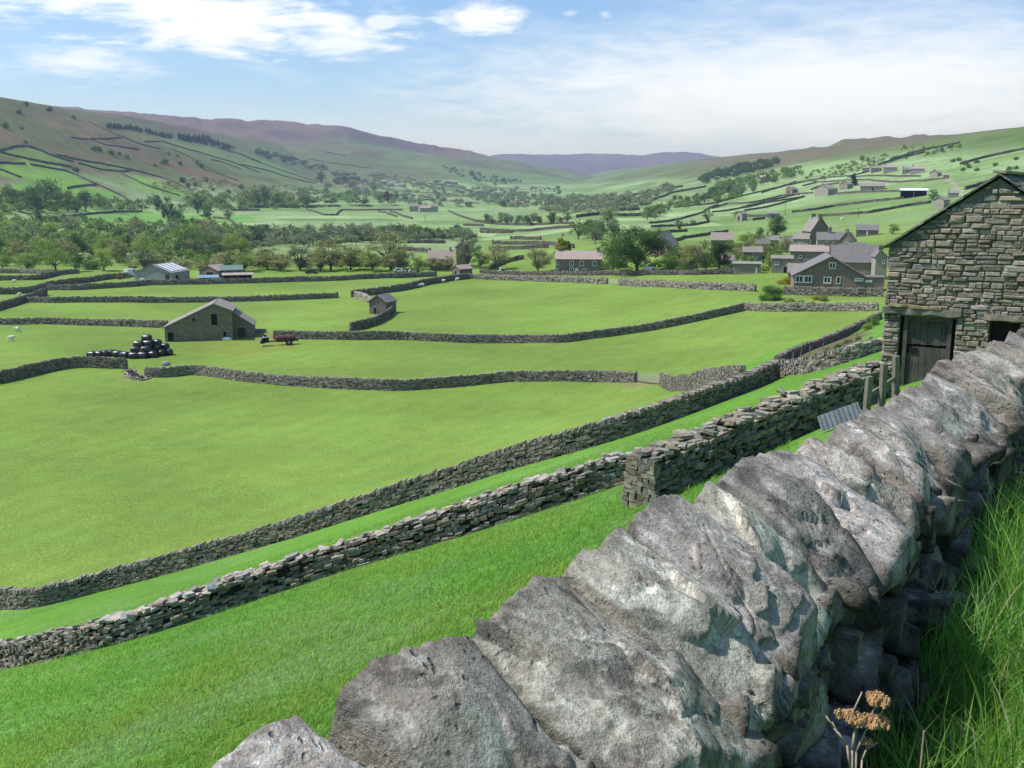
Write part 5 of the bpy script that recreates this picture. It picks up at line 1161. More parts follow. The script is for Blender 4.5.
# local frame: x along the gable, y into the barn, z up
r = np.random.default_rng(77)
dL, dT = onwall(905, 316); dR, _ = onwall(952, 317); dR2 = dR
wl, wt_ = onwall(990, 320); wr, wb_ = onwall(1019, 338)
door_bot = -.05 if (C0.z + 0) else 0
holes = [(dL-.13, dR+.13, -3, dT+.0), (wl, wr, wb_-.15, wt_)]
def top_at(x): return zE + (zA-zE)*(1-abs(x-Wb/2)/(Wb/2))
rows = []; z = -1.0
while z < zA:
    h = float(r.choice([.08,.10,.13,.15,.18,.21])); x = -.02; rowi = []
    big = h > .16
    while x < Wb:
        l = r.choice([.18, .28, .40, .58])*r.uniform(.8, 1.2)*(1.15 if big else .85); x1 = min(x + l, Wb+.03); rowi.append((x, x1)); x = x1
    rows.append((z, h, rowi)); z += h
Cc, Dd, tt = [], [], []
for z, h, rowi in rows:
    for a, b in rowi:
        segs = [(a, b)]
        for (hl, hr_, hb_, ht) in holes:
            if z + h > hb_ + .02 and z < ht - .02:
                ns = []
                for (p, q) in segs:
                    if q <= hl or p >= hr_: ns.append((p, q))
                    else:
                        if p < hl - .05: ns.append((p, hl))
                        if q > hr_ + .05: ns.append((hr_, q))
                segs = ns
        for p, q in segs:
            if q-p < .06: continue
            xm = (p+q)/2; lim = min(top_at(max(0, p)), top_at(min(Wb, q)))
            hh = h
            if z >= lim: continue
            if z + h > lim: hh = lim - z
            if hh < .03: continue
            # split some stones into thinner ones
            if hh > .17 and r.uniform() < .35: parts_ = [(z, hh*.5), (z+hh*.5, hh*.5)]
            else: parts_ = [(z, hh)]
            for (zz, h2) in parts_:
                wob = .03*math.sin(xm*1.7 + zz*2.3) + r.normal(0, .008)
                Cc.append((xm, -.02 + r.normal(0, .012), zz + h2/2 + wob)); Dd.append(((q-p)/2*.985, r.uniform(.025, .06), h2/2*r.uniform(.88, 1.03))); tt.append(r.uniform(.62, 1.28))
V, F = pillows(np.array(Cc), np.array(Dd), np.array([1., 0, 0]), .16, r, (0, -1, 0))
tt = np.array(tt); hue = np.abs(r.normal(0, .06, len(tt))); cols = np.repeat(np.stack([tt*(1+hue), tt, tt*(1-hue*1.1)], -1), 12, axis=0)
gs = np_mesh('gable_stonework', V, F, M_barn, barn, cols=cols)
m = MB(); 
def wallbox(x0, x1, y0, y1, z0, z1): m.box(((x0+x1)/2, (y0+y1)/2, (z0+z1)/2), (x1-x0, y1-y0, z1-z0))
# core of the gable with real openings, other walls
wallbox(0, holes[0][0], .02, .5, -1.2, dT); wallbox(holes[0][1], wl, .02, .5, -1.2, dT); wallbox(wr, Wb, .02, .5, -1.2, dT)
zt = max(dT, wt_); wallbox(wl, wr, .02, .5, -1.2, wb_-.15)
m.add([(0,.02,dT+.002),(wl-.001,.02,dT+.002),(wl-.001,.02,wt_),(wr+.001,.02,wt_),(wr+.001,.02,dT+.002),(Wb,.02,dT+.002),(Wb,.02,zE),(Wb/2,.02,zA-.03),(0,.02,zE)] + [(0,.5,dT+.002),(wl-.001,.5,dT+.002),(wl-.001,.5,wt_),(wr+.001,.5,wt_),(wr+.001,.5,dT+.002),(Wb,.5,dT+.002),(Wb,.5,zE),(Wb/2,.5,zA-.03),(0,.5,zE)],
  [list(range(9)), list(range(9, 18))[::-1]] + [[i, 9+i, 9+(i+1) % 9, (i+1) % 9] for i in range(9)])
m.build('gable_core', M_mortar, barn)
m = MB(); m.box((.25, Lb/2+.25, (zE-1.2)/2), (.46, Lb-.52, zE+1.2)); m.box((Wb-.25, Lb/2+.25, (zE-1.2)/2), (.46, Lb-.52, zE+1.2)); m.box((Wb/2, Lb, (zE-1.2)/2), (Wb, .5, zE+1.2)); m.add([(0,Lb-.24,zE+.002),(Wb,Lb-.24,zE+.002),(Wb/2,Lb-.24,zA-.03),(0,Lb+.24,zE+.002),(Wb,Lb+.24,zE+.002),(Wb/2,Lb+.24,zA-.03)], [[0,1,2],[5,4,3],[0,3,4,1],[1,4,5,2],[2,5,3,0]])
m.build('wall', MS['grey'], barn)
# roof of thick stone slates, each course a ragged lap
rr_ = np.random.default_rng(5); Vs, Fs, ts = [], [], []; nv = 0
sl_len = math.hypot(Wb/2, zA-zE); ang = math.atan2(zA-zE, Wb/2)
for sd_ in (-1, 1):
    nrow = int(sl_len/.24) + 1
    for i in range(nrow):
        d0_ = (i+.5)/nrow*(sl_len+.22); y = -.16
        while y < Lb+.3:
            w_ = rr_.uniform(.3, .6); cx_ = Wb/2 + sd_*(d0_*math.cos(ang)); cz_ = zA - d0_*math.sin(ang) + .085 + rr_.normal(0, .006)
            a_ = ang*1.0 - .06; hl_, hw_, ht_ = .22, w_/2*.97, rr_.uniform(.014, .026); yy = y + rr_.normal(0, .01)*0 + (rr_.normal(0, .03) if y < 0 else 0)
            loc = np.array([(sx_*hl_, sy_*hw_, sz_*ht_) for sz_ in (-1, 1) for sx_, sy_ in ((-1,-1),(1,-1),(1,1),(-1,1))])
            loc[:, :2] *= 1 + rr_.uniform(-.06, .04, (8, 2)); ca, sa = math.cos(a_), math.sin(a_)
            Vs.append(np.stack([cx_ + sd_*(loc[:, 0]*ca + loc[:, 2]*sa), yy + hw_ + loc[:, 1], cz_ - loc[:, 0]*sa + loc[:, 2]*ca], -1)); Fs.append(QF + nv); nv += 8; ts.append(rr_.uniform(.6, 1.25)); y += w_
tt = np.repeat(np.array(ts), 8); roofo = np_mesh('roof', np.concatenate(Vs), np.concatenate(Fs), stone_mat('roof_flags', (.20, .19, .175), (.26, .24, .21), .5), barn, cols=np.stack([tt]*3, -1))
m = MB(); 
for i in range(16): m.box((Wb/2, -.1+i*.55+.2, zA+.14), (.34, .53, .07), tilt=Matrix.Rotation(rr_.normal(0, .03), 3, 'Y'))
m.build('ridge_stones', plain('ridge_stone', (.30, .27, .19), .95, .4), roofo)
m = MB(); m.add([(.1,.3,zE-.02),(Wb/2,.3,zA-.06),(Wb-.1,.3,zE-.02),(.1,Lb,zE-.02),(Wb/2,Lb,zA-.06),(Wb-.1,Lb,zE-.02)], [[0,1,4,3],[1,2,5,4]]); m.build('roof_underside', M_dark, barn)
# door
M_plank = NT('weathered_plank'); _n = M_plank.n('Mapping'); M_plank.link(M_plank.obj(), _n.inputs[0]); _n.inputs['Scale'].default_value = (9, 9, .8)
_g = M_plank.noise(_n.outputs[0], 3, 6, .7, .5); _g2 = M_plank.noise(M_plank.obj(), 2.2, 4, .6)
M_plank = M_plank.finish(M_plank.mix(1, M_plank.mix(_g, (.022, .02, .02), (.17, .155, .14)), M_plank.ramp(_g2, [(.3, .6), (.7, 1.25)]), 'MULTIPLY'), .9, M_plank.bump(_g, .8, .02), .1)
dw = dR - dL; leaf_split = onwall(930, 347)[1]; dbot = -.25
door = empty('door', (0, 0, 0)); door.parent = barn
for nm, z0_, z1_ in (('upper_leaf', leaf_split+.02, dT-.12), ('lower_leaf', dbot, leaf_split-.04)):
    m = MB(); npk = 6
    for i in range(npk):
        x = dL + .09 + (dw-.18)*(i+.5)/npk; b_ = rr_.uniform(0, .04)
        m.box((x, .14 + rr_.normal(0, .006), (z0_+z1_)/2 + b_/2), ((dw-.18)/npk*.955, .035, z1_-z0_-b_))
    m.build(nm, M_plank, door)
m = MB(); m.box((dL+.035, .10, (dT+dbot)/2), (.11, .14, dT-dbot)); m.box((dR-.035, .10, (dT+dbot)/2), (.11, .14, dT-dbot)); m.box(((dL+dR)/2, .10, dT-.06), (dw-.05, .13, .12)); m.build('door_frame', M_plank, door)
m = MB(); m.box((dL+.25, .10, leaf_split-.15), (.28, .03, .16)); m.build('latch', MS['black'], door)
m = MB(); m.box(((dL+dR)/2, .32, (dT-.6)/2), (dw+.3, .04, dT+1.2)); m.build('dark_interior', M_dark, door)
# lintel slab over the door, sagging, and lintel over the byre opening
def slab(name, p0, p1, th_, out, depth_, mat, n=9, seed=3):
    rs = np.random.default_rng(seed); m = MB(); pts = []
    for i in range(n):
        t = i/(n-1); x = p0[0] + (p1[0]-p0[0])*t; z = p0[1] + (p1[1]-p0[1])*t + rs.normal(0, .008)
        w_ = th_*(1 + rs.normal(0, .13)); o_ = out*(1 + rs.normal(0, .15)); pts += [(x, -o_, z-w_/2), (x, -o_*.95, z+w_/2), (x, depth_, z+w_/2), (x, depth_, z-w_/2)]
    f = [[0,1,2,3],[4*n-1,4*n-2,4*n-3,4*n-4]]
    for i in range(n-1): f += [[4*i+j, 4*i+4+j, 4*i+4+(j+1) % 4, 4*i+(j+1) % 4] for j in range(4)]
    m.add(pts, f); return m.build(name, mat, barn)
a_ = onwall(884, 309); b_ = onwall(962, 313)
slab('lintel', (a_[0]-.0, a_[1]), (b_[0], b_[1]-.03), .19, .17, .1, plain('old_timber', (.17, .155, .135), .95, .5, sc=9), seed=4)
slab('drip_stone', (a_[0]+.15, a_[1]+.16), (a_[0]+1.6, a_[1]+.12), .07, .22, .1, plain('lichened_slab', (.26, .22, .12), .95, .6, sc=3), seed=5)
c_ = onwall(986, 318); d_ = onwall(1024, 320)
slab('lintel', (c_[0]-.05, c_[1]+.03), (d_[0]+.4, d_[1]+.03), .13, .13, .1, plain('old_timber_b', (.22, .19, .15), .95, .5, sc=9), seed=6)
m = MB(); m.box(((wl+wr)/2, .42, (wt_+wb_)/2), (wr-wl+.2, .04, wt_-wb_+.6)); m.build('byre_shade_panel', M_dark, barn)  # near-black panel set in to paint the byre's inner shade
# rubble fallen at the corner of the barn where the mossy wall meets it
for i, (px, py, s_) in enumerate([(872,372,.5),(884,368,.42),(893,376,.4)]):
    pass
# ------------------------------------------------------------------ the near wall
def ico(level):
    bm = bmesh.new(); bmesh.ops.create_icosphere(bm, subdivisions=level, radius=1); V = np.array([v.co[:] for v in bm.verts]); F = np.array([[v.index for v in f.verts] for f in bm.faces]); bm.free(); return V, F
ICO = {k: ico(k) for k in (3, 4, 5, 6)}
def rock(dim, seed, level, planes=(), p=16, disp=.05, chips=9, chip=.07, crest=None):
    """a quarried stone: an irregular polytope with worn edges, then broken-surface relief. dim half sizes (t, n, up)"""
    r = np.random.default_rng(seed); d, F = ICO[level]; d = d/np.linalg.norm(d, axis=1, keepdims=True)
    dim = np.array(dim, float); PL = []
    for ax in range(3):
        for s in (-1, 1):
            n = np.zeros(3); n[ax] = s; n += r.normal(0, .16 if crest is None else .07, 3); n /= np.linalg.norm(n); PL.append((n, dim[ax]*r.uniform(.85, 1.02)))
    for _ in range(chips):
        n = r.normal(size=3); n /= np.linalg.norm(n); ext = np.sum(np.abs(n)*dim); h_ = ext*r.uniform(.62, .85)
        if crest is not None: h_ = max(h_, float(n@crest)*.97, ext*.72, .08)
        PL.append((n, h_))
    for (n, h) in planes: n = np.array(n, float); n /= np.linalg.norm(n); PL.append((n, h))
    acc = np.zeros(len(d))
    for n, h in PL: acc += np.maximum(0, d@n/h)**p
    R_ = 1/acc**(1/p); V = d*R_[:, None]
    s = seed*1.37; m = dim.mean()
    # conchoidal chips: tilted facets that meet in sharp steps
    K = 30; sdv = r.normal(size=(K, 3)); sdv /= np.linalg.norm(sdv, axis=1, keepdims=True); tl = r.normal(0, 1, (K, 3)); of = r.normal(0, .5, K)
    dj = d + .16*np.stack([vnoise(d*3+s), vnoise(d*3+s+9), vnoise(d*3+s+19)], -1)
    dist = ((dj[:, None] - sdv[None])**2).sum(-1); kk = dist.argmin(1); fac = np.einsum('ij,ij->i', d - sdv[kk], tl[kk]) + of[kk]*.5; fac = np.clip(fac - fac.mean(), -1.2, 1.2)
    V = V + d*(fac*chip*m)[:, None]
    # stepped fracture relief plus roughness
    q = V/m; f1 = fbm(q*1.3 + s, 3); f2 = fbm(q*4 + s, 3); f3 = fbm(q*9 + s*2, 3)
    ridg = 1 - np.abs(fbm(q*2.2 + s*3, 3)); crack = np.clip((ridg - .90)/.1, 0, 1)
    step = np.round(f1*3)/3*.55 + f1*.45
    k = disp*m*(step*1.2 + .35*f2 + .25*f3 - 1.1*crack)
    V = V + d*k[:, None]
    return V, F
def rock_mat():
    N = NT('gritstone'); P = N.pos(); T = N.attr()
    geo = N.n('NewGeometry'); s = N.n('SeparateXYZ'); N.link(geo.outputs['Normal'], s.inputs[0])
    a = N.noise(P, 3.2, 6, .65, .3); b = N.noise(P, 14, 6, .72); c_ = N.noise(P, 60, 5, .7); e = N.noise(P, 6, 5, .6, .8); g = N.noise(P, 1.6, 4, .6); hh = N.noise(P, 220, 3, .7)
    c = N.mix(N.ramp(a, [(.34, 0), (.62, 1)]), (.25, .225, .195), (.50, .455, .39))
    c = N.mix(N.ramp(g, [(.48, 0), (.62, .55)]), c, (.27, .225, .17))                # brown weathering
    c = N.mix(N.ramp(e, [(.60, 0), (.70, .8)]), c, (.085, .08, .07))                 # black crust
    up = N.ramp(s.outputs[2], [(.15, 0), (.75, 1)])
    lich = N.math('MULTIPLY', N.ramp(b, [(.46, 0), (.53, 1)]), N.ramp(e, [(.35, 1), (.52, .15)]))
    c = N.mix(N.math('MULTIPLY', lich, N.math('ADD', N.math('MULTIPLY', up, .75), .15)), c, (.74, .71, .63))   # pale crust lichen, thickened on up faces to paint in crest light
    spots = N.n('TexVoronoi', Scale=26.0, Randomness=1.0); N.link(P, spots.inputs['Vector'])
    sp = N.math('MULTIPLY', N.ramp(spots.outputs['Distance'], [(.16, 1), (.20, 0)]), N.ramp(g, [(.5, 0), (.56, .8)])); c = N.mix(sp, c, (.46, .47, .43))
    och = N.math('MULTIPLY', N.ramp(N.noise(P, 4.3, 5, .7, 1.5), [(.66, 0), (.71, .8)]), N.ramp(b, [(.45, 0), (.6, 1)])); c = N.mix(och, c, (.30, .20, .05))
    pit = N.n('TexVoronoi', Scale=38.0, Randomness=1.0); dv = N.n('VectorMath', operation='ADD'); N.link(P, dv.inputs[0]); nzc = N.n('TexNoise', Scale=9.0, Detail=4.0); N.link(P, nzc.inputs['Vector']); sc_ = N.n('VectorMath', operation='SCALE'); N.link(nzc.outputs['Color'], sc_.inputs[0]); sc_.inputs['Scale'].default_value = .12; N.link(sc_.outputs[0], dv.inputs[1]); N.link(dv.outputs[0], pit.inputs['Vector'])
    pits = N.math('MULTIPLY', N.ramp(pit.outputs['Distance'], [(.10, 1), (.30, 0)]), N.ramp(a, [(.46, 0), (.58, 1)]))
    c = N.mix(N.math('MULTIPLY', pits, .6), c, (.07, .065, .06))
    dark = N.ramp(N.noise(P, 5.0, 7, .72, 1.1), [(.53, 0), (.60, .62)]); c = N.mix(dark, c, (.115, .105, .095))
    pt = N.ramp(geo.outputs['Pointiness'], [(.42, .35), (.50, 1.0), (.60, 1.45)])  # pointiness paints crevice shade and edge light into the stone colour
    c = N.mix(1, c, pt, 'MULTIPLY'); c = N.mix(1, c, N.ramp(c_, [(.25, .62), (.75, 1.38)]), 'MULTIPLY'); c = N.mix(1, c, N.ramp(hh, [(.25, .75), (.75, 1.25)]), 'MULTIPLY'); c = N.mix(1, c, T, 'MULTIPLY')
    h = N.math('ADD', N.math('MULTIPLY', b, 1.0), N.math('ADD', N.math('MULTIPLY', c_, .45), N.math('SUBTRACT', N.math('MULTIPLY', hh, .14), N.math('MULTIPLY', pits, .5))))
    return N.finish(c, .92, N.bump(h, 1.0, .016), .12)
M_rock = rock_mat()
cp = [(150,-10),(190,768)]
CR_px = [150, 190, 261, 322, 380, 438, 495, 552, 612, 650, 735, 800, 850, 920, 960, 1024]
CR_py = [785, 764, 722, 684, 652, 622, 588, 553, 517, 505, 462, 437, 415, 375, 352, 325]
CR_dd = [1.34,1.39,1.46,1.52,1.62,1.74,1.90,2.10, 2.4,2.65,3.25,3.85,4.55, 5.75, 6.6, 8.5]
crest = [Vector((-3.6, -2.4, -.55)), Vector((-1.9, -.35, -.62)), Vector((-.80, .98, -.72))]
for a, b, d in zip(CR_px, CR_py, CR_dd): crest.append(Vector(ray(a, b))*d)
crest += [Vector((6.6, 11.3, -1.72)), Vector((9.2, 14.6, -2.1)), Vector((12.5, 18.6, -2.3)), Vector((17.5, 24.5, -2.2))]
cx = np.array([c[:] for c in crest]); cl = np.r_[0, np.cumsum(np.linalg.norm(np.diff(cx, axis=0), axis=1))]
s_ = np.arange(0, cl[-1], .05); raw = np.stack([np.interp(s_, cl, cx[:, i]) for i in range(3)], -1)
ker = np.hanning(13); ker /= ker.sum(); sm = np.stack([np.convolve(np.pad(raw[:, i], 6, 'edge'), ker, 'valid') for i in range(3)], -1)
def at(s):
    p = np.array([np.interp(s, s_, sm[:, i]) for i in range(3)]); e = .15
    t = np.array([np.interp(s+e, s_, sm[:, i]) - np.interp(s-e, s_, sm[:, i]) for i in range(3)]); th = np.array([t[0], t[1], 0]); th /= np.linalg.norm(th)
    return p, th, np.array([th[1], -th[0], 0]), t[2]/(math.hypot(t[0], t[1])+1e-9)
def s_of_px(px):
    for s in s_:
        p = at(s)[0]
        if p[1] > .9:
            if proj(p)[0] >= px: return s
    return s_[-1]
nearwall = empty('dry_stone_wall', at(2.0)[0] - np.array([0, 0, 1.0]), 0, 'big rugged grey dry stone wall with leaning cap stones, filling the foreground', 'wall')
off0 = Vector(nearwall.location)
def put(name, V, F, tint, parent=nearwall):
    cols = np.tile(np.array(tint), (len(V), 1)); o = np_mesh(name, V - np.array(off0), F, M_rock, parent, smooth=True, cols=cols)
    return o
# cap stones, set on edge across the wall
bounds = [s_of_px(p) for p in (150, 322, 438, 552, 612, 662, 712, 750, 790, 822, 850, 874, 896, 915, 934, 952, 968, 984, 1000, 1014)]
rc = np.random.default_rng(12)
s = bounds[0]; before = []
while s > .3: l = rc.uniform(.26, .4); before.append(s - l); s -= l
allb = before[::-1] + bounds
while allb[-1] < s_[-1] - .5: allb.append(allb[-1] + rc.uniform(.17, .34))
for i in range(len(allb)-1):
    s0, s1 = allb[i], allb[i+1]; sc = (s0+s1)/2; p, t, n, gr = at(sc); a = (s1-s0)
    visible = p[1] > .9 and p[1] < 13; lev = 6 if visible and p[1] < 2.6 else (5 if visible and p[1] < 5 else (4 if p[1] > 0 and p[1] < 12 else 3))
    # the cap leans along the wall; local axes
    lean = rc.uniform(.15, .5); T_ = np.array(t)*math.cos(lean*.1) + np.array([0, 0, 1])*(gr*1.0 + rc.normal(0, .03)); T_ /= np.linalg.norm(T_)
    skew = rc.uniform(-.15, .35); N_ = n + t*(-skew); N_ /= np.linalg.norm(N_); U_ = np.cross(N_, T_); U_ = U_/np.linalg.norm(U_); U_ = U_ if U_[2] > 0 else -U_
    hn = rc.uniform(.205, .245); hu = .30; a1, a2 = rc.uniform(.34, .46), rc.uniform(.62, .85); c_loc = np.array([0, -hn, hu])
    def pl(tx, nx, slack=0): v = np.array([tx, math.sin(nx), math.cos(nx)]); v /= np.linalg.norm(v); return (v, float(v@c_loc) + slack)
    PLs = [pl(rc.normal(0, .08), a1, .004)] + [pl(rc.uniform(-.38, .38), rc.uniform(.22, .52), rc.uniform(.006, .03)) for _ in range(7)] + [pl(q_*rc.uniform(.6, 1.2), rc.uniform(.6, 1.0), a*rc.uniform(.45, .56)+.05) for q_ in (-1, 1)] + [pl(rc.normal(0, .22), a2, .07), ((rc.normal(0, .1), -.93, .36), hn*.93 + hu*.36 - .01), ((0, .75, -.65), hn*.95), ((rc.normal(0, .12), -.28 + rc.normal(0, .1), -.96), .11), ((rc.normal(0, .2), .95, .2), hn*rc.uniform(.9, 1.1))]
    PLs = [q_ for q_ in PLs if q_[1] >= .105]
    V, F = rock((a*.57, hn*1.5, .60), 200+i, lev, planes=PLs, p=110, disp=.020, chips=0, chip=.055, crest=c_loc)
    cen = p + n*(hn*.96) - np.array([0, 0, hu + rc.uniform(-.010, .018)]); 
    VW = cen + V[:, 0:1]*T_ + V[:, 1:2]*N_ + V[:, 2:3]*U_
    b_ = rc.uniform(.74, 1.3); put('cap_stone', VW, F, (b_*rc.uniform(.97, 1.05), b_, b_*rc.uniform(.94, 1.04)))
# faces of the wall: random rubble brought to rough courses
VV, FF, CC, nv = [], [], [], 0
def addrock(cen, T_, N_, U_, dim, seed, lev, tint, **kw):
    global nv
    V, F = rock(dim, seed, lev, **kw); VW = np.array(cen) + V[:, 0:1]*T_ + V[:, 1:2]*N_ + V[:, 2:3]*U_
    VV.append(VW - np.array(off0)); FF.append(F + nv); CC.append(np.tile(np.array([tint*1.02, tint, tint*.97]), (len(V), 1))); nv += len(V)
sd_no = 1000; rf2 = np.random.default_rng(31)
for side in (1, -1):
    s = allb[2]
    while s < 19:
        p, t, n, gr = at(s); dist = math.hypot(p[0], p[1])
        colw = rf2.uniform(.15, .30) if side > 0 else .4
        pc, t, n, gr = at(s + colw/2)
        foot = pc + n*(.22 + side*.5); gz = h1(foot[0], foot[1]) - .12; ztop = pc[2] - .31
        z = gz; hgt = max(.3, ztop - gz); row = 0
        while z < ztop - .03:
            h = rf2.choice([.06, .08, .10, .13, .16])*rf2.uniform(.9, 1.1) if side > 0 else .24
            if z + h > ztop: h = max(.06, ztop - z + .02)
            f = (z-gz)/hgt; offn = .21 + side*(.31 - .15*f); ww = colw*rf2.uniform(.85, 1.18)
            lev = 5 if (side > 0 and dist < 3 and p[1] > 1) else (4 if side > 0 and dist < 7 and p[1] > .6 else 3)
            js = s + colw/2 + rf2.normal(0, .06) + (.09 if row % 2 else -.09); pp, tt_, nn_, g2 = at(js)
            T_ = tt_*math.cos(.1) + np.array([0, 0, 1])*(g2 + rf2.normal(0, .10)); T_ /= np.linalg.norm(T_); N_ = nn_ + np.array([0, 0, rf2.normal(0, .1)]); N_ /= np.linalg.norm(N_); U_ = np.cross(N_, T_); U_ = U_ if U_[2] > 0 else -U_
            cen = pp + nn_*(offn - side*.09 + rf2.normal(0, .03)); cen[2] = z + h/2
            addrock(cen, T_, N_, U_, (ww*.53, .12, h*.53), sd_no, lev, rf2.uniform(.36, .85), p=110, disp=.014, chips=3, chip=.06); sd_no += 1  # low tint paints deeper shade into these face stones
            z += h*.97; row += 1
        s += colw
o = np_mesh('stonework', np.concatenate(VV), np.concatenate(FF), M_rock, nearwall, smooth=True, cols=np.concatenate(CC))
# hearting in the middle so no light passes through
sk = np.arange(allb[1], allb[-1], .4); Vc = []
for s in sk:
    p, t, n, gr = at(s)
    for (o_, top) in ((0, 0), (.44, 0), (.34, 1), (.08, 1)):
        q = p + n*o_; q[2] = (p[2] - .40) if top else min(h1(p[0], p[1]), h1(*(p + n*.5)[:2])) - .6
        Vc.append(q - np.array(off0))
Fc = []
for i in range(len(sk)-1): a = 4*i; Fc += [[a+j, a+(j+1) % 4, a+4+(j+1) % 4, a+4+j] for j in range(4)]
Fc += [[0, 3, 2, 1], [len(Vc)-4, len(Vc)-3, len(Vc)-2, len(Vc)-1]]
np_mesh('hearting', np.array(Vc), np.array(Fc), M_dark, nearwall)

# ------------------------------------------------------------------ grass
def blades(name, label, n, region, hmin, hmax, wmin, wmax, mat, seed, segs=3, lean=.35, tintf=None, wind=(0, 0)):
    r = np.random.default_rng(seed); X, Y = region(r, n); Z = H(X, Y); n = len(X)
    clump = fbm(np.stack([X*2.2, Y*2.2, 0*X+seed], -1), 3)
    h = r.uniform(hmin, hmax, n)*(1 + .45*clump); w_ = r.uniform(wmin, wmax, n); an = r.uniform(0, 2*np.pi, n); ln = r.uniform(.1, 1, n)*lean*h
    dx, dy = np.cos(an)*ln + wind[0]*h, np.sin(an)*ln + wind[1]*h; fa = r.uniform(0, np.pi, n); ux, uy = np.cos(fa)*w_/2, np.sin(fa)*w_/2
    V = []
    for k in range(segs+1):
        t = k/segs; ww = (1-t)**.7 if k < segs else 0.0; bx, by, bz = X + dx*t**1.8, Y + dy*t**1.8, Z - .03 + h*(t - .22*t**3*(ln/(h*lean+1e-6)))
        if k < segs: V += [np.stack([bx-ux*ww, by-uy*ww, bz], -1), np.stack([bx+ux*ww, by+uy*ww, bz], -1)]
        else: V.append(np.stack([bx, by, bz], -1))
    m = 2*segs+1; V = np.stack(V, 1).reshape(-1, 3); base = np.arange(n)[:, None]*m; F = []
    for k in range(segs-1): F.append(base + np.array([2*k, 2*k+1, 2*k+3])); F.append(base + np.array([2*k, 2*k+3, 2*k+2]))
    F.append(base + np.array([2*segs-2, 2*segs-1, 2*segs])); F = np.concatenate(F)
    c = r.uniform(.7, 1.3, n)*(1 + .25*clump); hue = r.normal(0, .10, n); cols = np.stack([c*(1+hue*1.5), c, c*(1-hue)], -1)
    if tintf is not None: cols = tintf(X, Y, cols, r)
    o = np_mesh(name, V, F, mat, cols=np.repeat(cols, m, axis=0)); return tag(o, label, 'grass', kind='stuff')
def grass_mat(name, c, tr=.35):
    N = NT(name); return N.finish(N.mix(1, c, N.attr(), 'MULTIPLY'), .45, None, .35, trans=tr)
def reg_right(r, n):
    Y = r.uniform(.8, 11, n)**1.0; X = np.interp(Y, WALLY, WALLX) + .52 + np.abs(r.exponential(1.0, n))*(.6 + .25*Y); return X, Y
M_long = grass_mat('long_grass', (.20, .40, .07), .5); 
def straw(X, Y, c, r):
    k = r.uniform(size=len(X)) < .045; c = c.copy(); c[k] = np.array([3.2, 1.5, 5.0])*r.uniform(.7, 1.1, (k.sum(), 1)); return c
blades('long_grass', 'long rank green grass growing along the foot of the near wall', 42000, reg_right, .16, .42, .005, .010, M_long, 3, 4, .75, straw)
M_short = grass_mat('meadow_grass', (.20, .40, .062), .45)
def reg_slope(r, n):
    d = np.exp(r.uniform(math.log(5.5), math.log(42), n)); a = np.radians(r.uniform(-33, 16, n)); X, Y = d*np.sin(a), d*np.cos(a)
    k = X < np.interp(Y, WALLY, WALLX) - .3; return X[k], Y[k]
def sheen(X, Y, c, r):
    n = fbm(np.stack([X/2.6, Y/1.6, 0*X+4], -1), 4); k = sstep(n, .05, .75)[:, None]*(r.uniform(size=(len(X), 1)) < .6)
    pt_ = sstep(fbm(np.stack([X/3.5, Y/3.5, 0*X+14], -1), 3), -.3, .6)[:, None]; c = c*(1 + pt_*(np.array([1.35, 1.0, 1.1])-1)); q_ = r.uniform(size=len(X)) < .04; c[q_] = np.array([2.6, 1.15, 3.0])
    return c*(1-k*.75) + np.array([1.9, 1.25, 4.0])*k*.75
def sizegrow(): pass
blades('meadow_grass', 'short wind blown green grass covering the slope below the near wall', 230000, reg_slope, .07, .17, .010, .022, M_short, 5, 2, .8, sheen, wind=(.25, -.1))
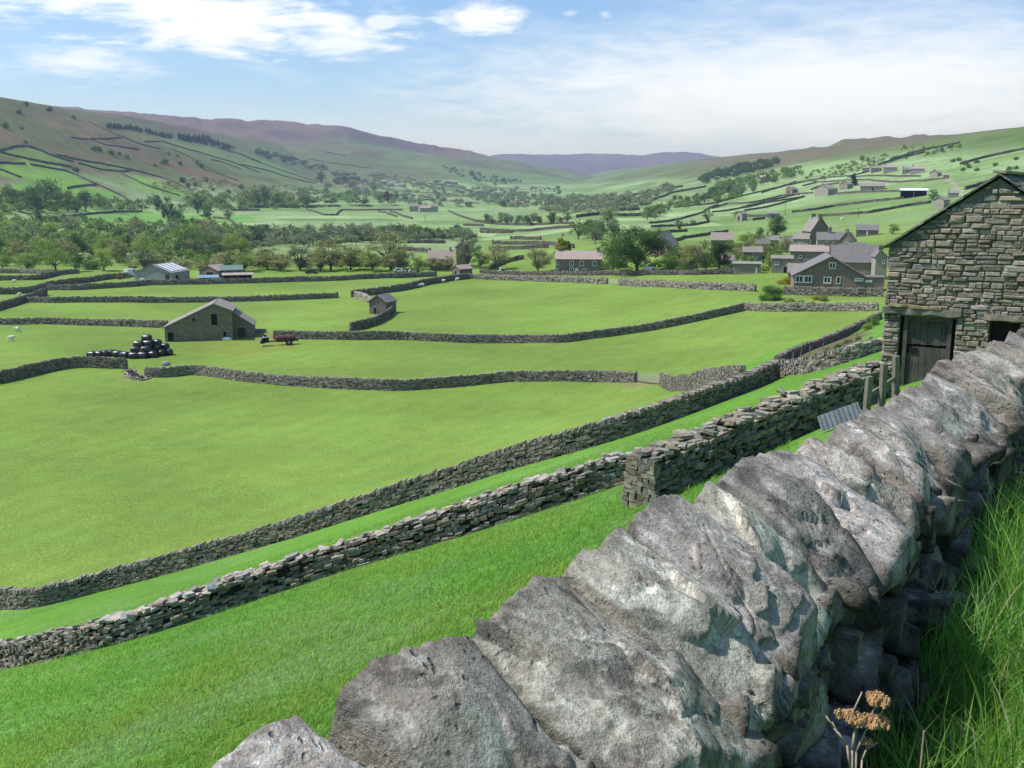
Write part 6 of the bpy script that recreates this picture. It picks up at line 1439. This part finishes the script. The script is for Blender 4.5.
# dead umbel in front of the wall
M_stalk = plain('dead_stalk', (.42, .33, .27), .8, .2, sc=30); M_umbel = plain('dry_umbel', (.46, .28, .13), .9, .5, sc=60)
D0 = 2.15
def pt(px, py, d=D0): return Vector(ray(px, py))*d
g0 = pt(862, 800); g0.z = h1(g0.x, g0.y)
umb = empty('dead_umbel_plant', g0, 0, 'dead plant with rusty orange flat flower heads on thin stalks before the near wall', 'dry plant')
def stalk(pts, r0, r1, name='stalk'):
    m = MB(); n = len(pts)
    for i in range(n-1): m.tube(pts[i]-g0, pts[i+1]-g0, r0 + (r1-r0)*i/(n-1), r0 + (r1-r0)*(i+1)/(n-1), 6)
    return m.build(name, M_stalk, umb, smooth=True)
stalk([g0, pt(850, 768), pt(847, 745), pt(834, 728), pt(826, 716)], .0032, .0016)
stalk([g0, pt(852, 750), pt(855, 730), pt(853, 712), pt(862, 692)], .0035, .0016)
stalk([g0, pt(856, 752), pt(866, 730), pt(882, 712), pt(885, 700)], .003, .0015)
stalk([g0, pt(862, 760), pt(866, 750), pt(878, 742)], .0025, .0012)
stalk([pt(855, 730), pt(870, 718), pt(878, 700)], .002, .0012)
stalk([pt(847, 745), pt(838, 732), pt(832, 722)], .002, .0012)
def umbel(cx_, cy_, w_, hh, n, seed):
    r = random.Random(seed); m = MB()
    c = pt(cx_, cy_); st = pt(cx_ + r.uniform(-3, 3), cy_ + hh*2.2)
    for i in range(n):
        a = r.uniform(0, 6.28); q = math.sqrt(r.random()); p = c + Vector((math.cos(a)*q*w_, math.sin(a)*q*w_, -q*q*.006 + r.uniform(-.003, .003)))
        s = r.uniform(.0022, .0042)
        for k in range(3):
            o_ = Vector((r.uniform(-s, s), r.uniform(-s, s), r.uniform(-s, s))); m.tube(p+o_-g0-Vector((0, 0, s)), p+o_-g0+Vector((0, 0, s)), s*.9, s*.55, 5)
    o = m.build('flower_head', M_umbel, umb); m = MB()
    for i in range(12):
        a = i*.52; p = c + Vector((math.cos(a)*w_*.75, math.sin(a)*w_*.75, -.004)); m.tube(st-g0, p-g0, .0009, .0008, 4)
    m.build('ray', M_stalk, o)
umbel(855, 716, .022, 5, 75, 1); umbel(870, 719, .026, 5, 90, 2); umbel(848, 712, .014, 4, 40, 5); umbel(881, 720, .017, 5, 55, 3); umbel(878, 697, .024, 5, 75, 4)
umbel(838, 712, .007, 3, 10, 7); umbel(868, 741, .012, 3, 14, 8)
P1 = pt(918, 770, 2.1); P1.z = h1(P1.x, P1.y); m = MB(); m.tube((0, 0, 0), pt(924, 731, 2.1)-P1, .003, .0018, 6); o = m.build('dry_stalk', M_stalk); o.location = P1; tag(o, 'single pale broken dry stalk standing in the grass right of the dead plant', 'dry stalk')
